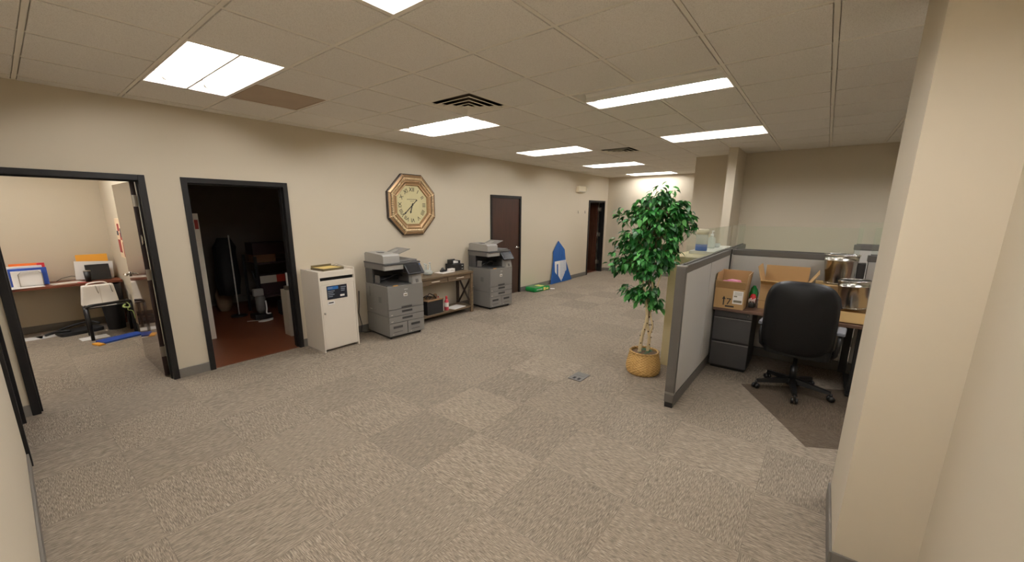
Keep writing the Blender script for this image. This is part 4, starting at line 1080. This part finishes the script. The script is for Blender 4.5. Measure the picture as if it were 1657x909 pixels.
MB().box(-.18, .165, .012, .05, .006, .245, .003).build('blue_binder', 'blue', r)
MB().box(-.22, .13, .06, .12, .006, .27, .002).build('paper_bundle', 'paper', r)
MB().box(-.16, .12, .13, .16, .006, .30, .002).build('orange_folder', 'orange', r)
MB().box(.09, .16, .105, .13, .006, .30, .002).build('red_folder', 'red', r)
solo(MB().box(-.17, .17, -.11, .11, 0, .004, .001, RZ(.15, (-.17, 3.17, OZ))), 'loose_papers', 'paper', 'white papers on the office desk in front of the wire rack', 'paper')
solo(MB().box(-.16, .16, -.10, .10, 0, .004, .001, RZ(.25, (.22, 3.24, OZ))), 'loose_papers', 'paper2', 'pale papers on the office desk between rack and cream handbag', 'paper')
solo(MB().tube([(.14, 3.5, .724), (.2, 3.52, .76), (.30, 3.53, .78), (.42, 3.52, .76), (.5, 3.5, .724)], .004, 8), 'power_cord', 'cable', 'thin dark cord arching across the back of the office desk', 'cord')
solo(MB().box(-.17, .17, -.01, .01, 0, .37, .004, Matrix.Translation((.55, 3.46, OZ)) @ Matrix.Rotation(radians(-6), 4, 'X')), 'manila_envelope', 'manila', 'orange yellow padded envelope standing behind the papers in the office', 'envelope')
solo(MB().box(-.21, .20, -.012, .012, 0, .27, .002, Matrix.Translation((.54, 3.40, OZ)) @ Matrix.Rotation(radians(-5), 4, 'X') @ Matrix.Rotation(radians(4), 4, 'Y')), 'upright_papers', 'paper', 'white printed papers propped upright before the yellow envelope', 'paper')
r = thing('tablet_screen', 'black flat screen leaning on papers on the office desk', 'screen', (.57, 3.29, OZ))
tm = Matrix.Rotation(radians(-14), 4, 'X')
MB().box(-.13, .13, -.008, .008, .0, .235, .005, tm).build('screen_body', 'black', r); MB().box(-.12, .12, -.0095, -.008, .012, .225, 0, tm).build('screen_face', 'screenblk', r)
r = thing('black_cup', 'black cup with a pale lid and red straws on the office desk', 'cup', (.44, 3.18, OZ))
MB().lathe([(.032, 0), (.038, .15)], 20).build('cup_body', 'black', r); MB().lathe([(.040, .15), (.040, .162)], 20).build('cup_lid', 'steel', r)
solo(MB().box(-.008, .008, -.06, .06, 0, .006, .002, RZ(.9, (.37, 3.10, OZ))), 'red_strip', 'red', 'short red and white strip at the front of the office desk', 'pen')
# cart / frame with handbag
r = thing('low_side_table', 'low black tube-framed stand in the lit office', 'stand', (.50, 2.62, 0))
def loop_tube(pts, rr): return MB().tube(curve_pts([Vector(p) for p in pts], 5), rr, 10)
def leg(x, y, z=.46): return MB().tube([(x, y, 0), (x, y, z)], .020, 12)
for x, y in ((-.20, -.16), (.25, -.10), (-.19, .20), (.25, .20)): leg(x, y, .45).build('leg', 'tubeblk', r)
loop_tube([(-.20, -.16, .44), (-.17, -.17, .475), (.0, -.15, .48), (.22, -.11, .48), (.25, -.10, .445)], .020).build('front_rail', 'tubeblk', r)
MB().tube([(-.20, -.16, .445), (-.19, .20, .445)], .018, 10).tube([(.25, -.10, .445), (.25, .20, .445)], .018, 10).tube([(-.19, .20, .445), (.25, .20, .445)], .018, 10).build('side_rail', 'tubeblk', r)
MB().prism([(-.19, -.15), (.24, -.09), (.24, .20), (-.18, .20)], .012, Matrix.Translation((0, 0, .432)), .002).build('top_shelf', 'black', r)
solo(MB().box(-.16, .13, -.09, .09, 0, .006, .001, RZ(.1, (.47, 2.60, .4445))), 'folded_paper', 'paper', 'white papers under the handbag on the black stand', 'paper')
r = thing('handbag', 'cream handbag with chain details on the black stand', 'bag', (.47, 2.71, .452), .05)
m = MB(); bpts = [(-.19, 0), (.185, 0), (.155, .27), (-.155, .27)]; m.prism(bpts, .13, XY((0, .065, 0), (1, 0, 0), (0, 0, 1)), .012); m.build('bag_body', 'bagwhite', r)
for x in (-.03, .115):
    MB().tube([(x, -.068, .27), (x+.004, -.078, .24), (x+.010, -.076, .19), (x+.018, -.072, .16)], .005, 8).build('chain', 'steel', r)
MB().box(.005, .011, -.067, -.064, .02, .25).build('seam', 'paper2', r)
MB().tube(curve_pts([Vector((-.11, .0, .265)), Vector((-.08, .0, .30)), Vector((.06, .0, .305)), Vector((.11, .0, .265))], 5), .009, 10).build('handle', 'bagwhite', r)
solo(MB().lathe([(.10, 0), (.13, .50), (.135, .68), (.125, .68), (.095, .01), (.001, .01)], 24, Matrix.Translation((.62, 3.03, 0)) , cap=False), 'wastebasket', 'binblk', 'tall black bin in the office corner behind the black stand', 'bin')
r = thing('laptop_bag', 'flat black nylon bag with straps on the office floor', 'bag', (.24, 3.15, 0))
m = MB(); m.prism(rrect(.46, .30, .06), .05, Matrix.Rotation(.2, 4, 'Z'), .03); m.build('bag_body', 'bagblk', r)
loop_tube([(-.10, -.12, .07), (-.25, -.02, .06), (-.33, .05, .02), (-.25, .12, .02), (-.12, .10, .08), (.1, .1, .12), (.22, .02, .09)], .014).build('strap', 'bagblk', r)
r = thing('blue_folder', 'blue board with yellow edge flat on the carpet before the black stand', 'folder', (.525, 2.25, 0), .33)
MB().box(-.20, .26, -.10, .10, .012, .035, .004).build('blue_board', 'blue', r); MB().box(-.19, .25, -.105, .11, 0, .012, .001).build('white_board', 'paper', r)
MB().box(-.26, -.19, -.10, .06, .0, .02, .004).build('yellow_end', 'manila', r)
for x, y, a, lb in ((.33, 2.63, .1, 'white paper on the carpet under the black stand'), (-.03, 3.22, .3, 'large white paper on the carpet under the office desk'), (-.26, 3.2, -.1, 'white paper on the office carpet next to the door jamb')):
    solo(MB().box(-.14, .14, -.10, .10, 0, .004, .001, RZ(a, (x, y, 0))), 'floor_paper', 'paper', lb, 'paper')
solo(MB().tube(curve_pts([Vector((.70, 2.50, .47)), Vector((.73, 2.47, .42)), Vector((.70, 2.46, .36)), Vector((.75, 2.47, .33)), Vector((.76, 2.46, .22))], 5), .005, 6).tube(curve_pts([Vector((.69, 2.49, .44)), Vector((.66, 2.47, .41)), Vector((.71, 2.465, .39)), Vector((.73, 2.48, .40))], 5), .012, 6), 'green_string', 'greenstr', 'tangle of pale green string hung on the black stand', 'string')
r = thing('wall_art', 'unframed red and cream canvas on the side wall of the lit office', 'picture', (.80, 2.44, 1.36))
cv = XY((-.03, 0, 0), (0, -1, 0), (0, 0, 1))
MB().box(-.028, 0, -.24, .24, -.27, .27, .002).build('canvas', 'art1', r)
m = MB()
for (a, b, c_, d_) in ((-.20, -.05, -.25, -.05), (-.23, -.12, .05, .24), (.05, .22, -.20, -.02), (.0, .12, .10, .20), (-.12, .02, -.02, .08)): m.box(-.030, -.028, a, b, c_, d_)
m.build('red_shapes', 'art2', r); MB().box(-.031, -.028, -.16, -.04, .02, .14).box(-.031, -.028, .10, .2, .04, .10).build('dark_shapes', 'art3', r)

# ------------------------------------------------------------ dark storage room behind the second door
r = thing('display_board', 'tall white panel standing just inside the dark storage doorway', 'panel', (1.22, 1.28, .004))
MB().box(-.16, .165, -.015, .015, 0, 1.70, .003).build('panel_board', 'white_lam', r)
MB().box(.115, .155, -.0165, -.015, 1.50, 1.62).build('picture_scrap', 'art2', r)
r = thing('low_cabinet', 'narrow pale cabinet inside the storage doorway at its latch side', 'cabinet', (2.30, .66, .004))
MB().box(-.22, .22, -.10, .09, 0, .66, .003).build('cabinet_body', 'palegrey', r); MB().box(-.224, -.22, -.09, .08, .02, .62, .001).build('cabinet_door', 'palegrey', r)
r = thing('tape_gun', 'white and metal tape gun on the pale storage cabinet', 'tool', (2.13, .62, .664))
MB().box(-.05, .05, -.03, .03, 0, .06, .012).build('tool_body', 'steel', r); MB().box(-.012, .012, -.012, .012, .05, .24, .005).build('white_handle', 'white', r)
r = thing('storage_shelf', 'dark shelving unit with boxes in the storage room', 'shelf', (2.85, 2.40, .004))
for x in (-.55, .55):
    for y in (-.25, .25): MB().box(x-.02, x+.02, y-.02, y+.02, 0, 1.0, .003).build('shelf_post', 'black', r)
for z in (.30, .86): MB().box(-.55, .55, -.25, .25, z, z+.025, .002).build('shelf_board', 'maroon', r)
solo(MB().box(-.17, .17, -.12, .12, 0, .13, .004, Matrix.Translation((2.48, 2.34, .8905))), 'brown_carton', 'brownbox', 'small brown box on the dark storage shelf', 'box')
solo(MB().box(-.28, .28, -.16, .16, 0, .20, .004, Matrix.Translation((2.58, 2.36, 1.0205))), 'dark_carton', 'maroon', 'wide dark box stacked on the small brown box in storage', 'box')
r = thing('printed_box', 'white box with red printed end on the storage shelf', 'box', (2.55, 2.28, .3295))
MB().box(-.20, .30, -.10, .10, 0, .34, .004).build('box_body', 'maroon', r)
MB().box(-.20, .20, -.104, -.10, .21, .335, .001).build('white_label', 'paper2', r); MB().box(.06, .20, -.106, -.104, .21, .335).build('red_print', 'boxred', r)
r = thing('garment_stand', 'dark clothes hanging on a thin pole in the storage room', 'clothes stand', (2.04, 2.45, .004))
MB().tube([(0, -.06, 0), (0, -.06, 1.35)], .010, 10).build('pole', 'white', r)
MB().lathe([(.12, 0), (.12, .02), (.02, .03)], 20, Matrix.Translation((0, -.06, 0))).build('foot_plate', 'black', r)
MB().lathe([(.14, .35), (.17, .6), (.15, .95), (.16, 1.15), (.08, 1.30)], 18, Matrix.Translation((-.02, .16, 0)), wob=lambda j, k: .02*sin(k*1.7+j)).build('hanging_cloth', 'bagblk', r)
r = thing('upright_vacuum', 'grey and white upright vacuum cleaner in the dark storage room', 'vacuum cleaner', (2.22, 1.95, .004))
MB().box(-.13, .13, -.12, .12, 0, .09, .02).build('cleaner_head', 'black', r)
MB().lathe([(.06, .09), (.075, .15), (.075, .34), (.05, .40)], 20, Matrix.Translation((.02, .02, 0))).build('dust_canister', 'cop_mid', r)
MB().box(-.09, .06, -.06, .03, .38, .50, .02).build('motor_cover', 'cop_light', r)
MB().tube([(.02, .03, .48), (-.02, .06, .72), (-.03, .06, .78)], .016, 10).build('handle', 'black', r)
MB().tube(curve_pts([Vector((.06, -.08, .30)), Vector((.05, -.12, .18)), Vector((.04, -.13, .10)), Vector((.10, -.14, .095))], 5), .012, 8).build('hose', 'white', r)
solo(MB().prism([(-.12, 0), (-.05, .06), (.04, .05), (.14, .08), (.10, -.01), (.02, -.05), (-.06, -.05)], .015, Matrix.Translation((2.20, 1.72, .004)), .005), 'white_rag', 'paper', 'crumpled white rag on the red-brown storage floor', 'cloth')
solo(MB().tube([(1.98, 1.88, .012), (2.14, 1.80, .012)], .005, 8), 'white_stick', 'paper2', 'thin pale stick on the storage floor beside the rag', 'stick')
solo(MB().lathe([(.08, 0), (.11, .10), (.12, .30), (.07, .42), (.03, .46)], 16, Matrix.Translation((2.02, 3.0, .004)), wob=lambda j, k: .010*sin(k*2.1+j)), 'canvas_sack', 'beigebag', 'beige sack on the storage floor beside the hanging clothes', 'sack')
solo(MB().box(-.22, .22, -.25, .25, 0, .26, .05, Matrix.Translation((2.72, 1.78, .004)), seg=3), 'duffel_bag', 'bagblk', 'black duffel bag low beside the vacuum cleaner', 'bag')

# ------------------------------------------------------------ camera
f_, cx_, cy_ = 642.9, 815.25, 482.85; WD, HT = 1657, 909
yaw, pitch, roll = .6715, -.2137, .0041
fw = Vector((cos(yaw)*cos(pitch), sin(yaw)*cos(pitch), sin(pitch))); rt = fw.cross(Vector((0, 0, 1))).normalized(); up = rt.cross(fw)
r2 = rt*cos(roll)+up*sin(roll); u2 = -rt*sin(roll)+up*cos(roll)
cam = bpy.data.cameras.new('camera'); co = bpy.data.objects.new('camera', cam); COL.objects.link(co)
mm = Matrix.Identity(4)
for i in range(3): mm[i][0] = r2[i]; mm[i][1] = u2[i]; mm[i][2] = -fw[i]
mm[0][3], mm[1][3], mm[2][3] = -.2686, -5.1503, 1.7352
co.matrix_world = mm
cam.sensor_width = 36; cam.sensor_fit = 'HORIZONTAL'; cam.lens = f_*36/WD
cam.shift_x = (WD/2-cx_)/WD; cam.shift_y = (cy_-HT/2)/WD
cam.clip_start = .03; cam.clip_end = 60
scene.camera = co

# ------------------------------------------------------------ world and view
w = bpy.data.worlds.new('world'); scene.world = w; w.use_nodes = True
w.node_tree.nodes['Background'].inputs[0].default_value = (.02, .018, .015, 1)
vs = scene.view_settings; vs.view_transform = 'Standard'; vs.look = 'None'; vs.gamma = 1.; vs.exposure = 0.; vs.use_curve_mapping = False
cy = scene.cycles; cy.use_denoising = True; cy.max_bounces = 8; cy.diffuse_bounces = 7; cy.glossy_bounces = 4; cy.transparent_max_bounces = 16
cy.sample_clamp_indirect = 6.; cy.caustics_reflective = False; cy.caustics_refractive = False
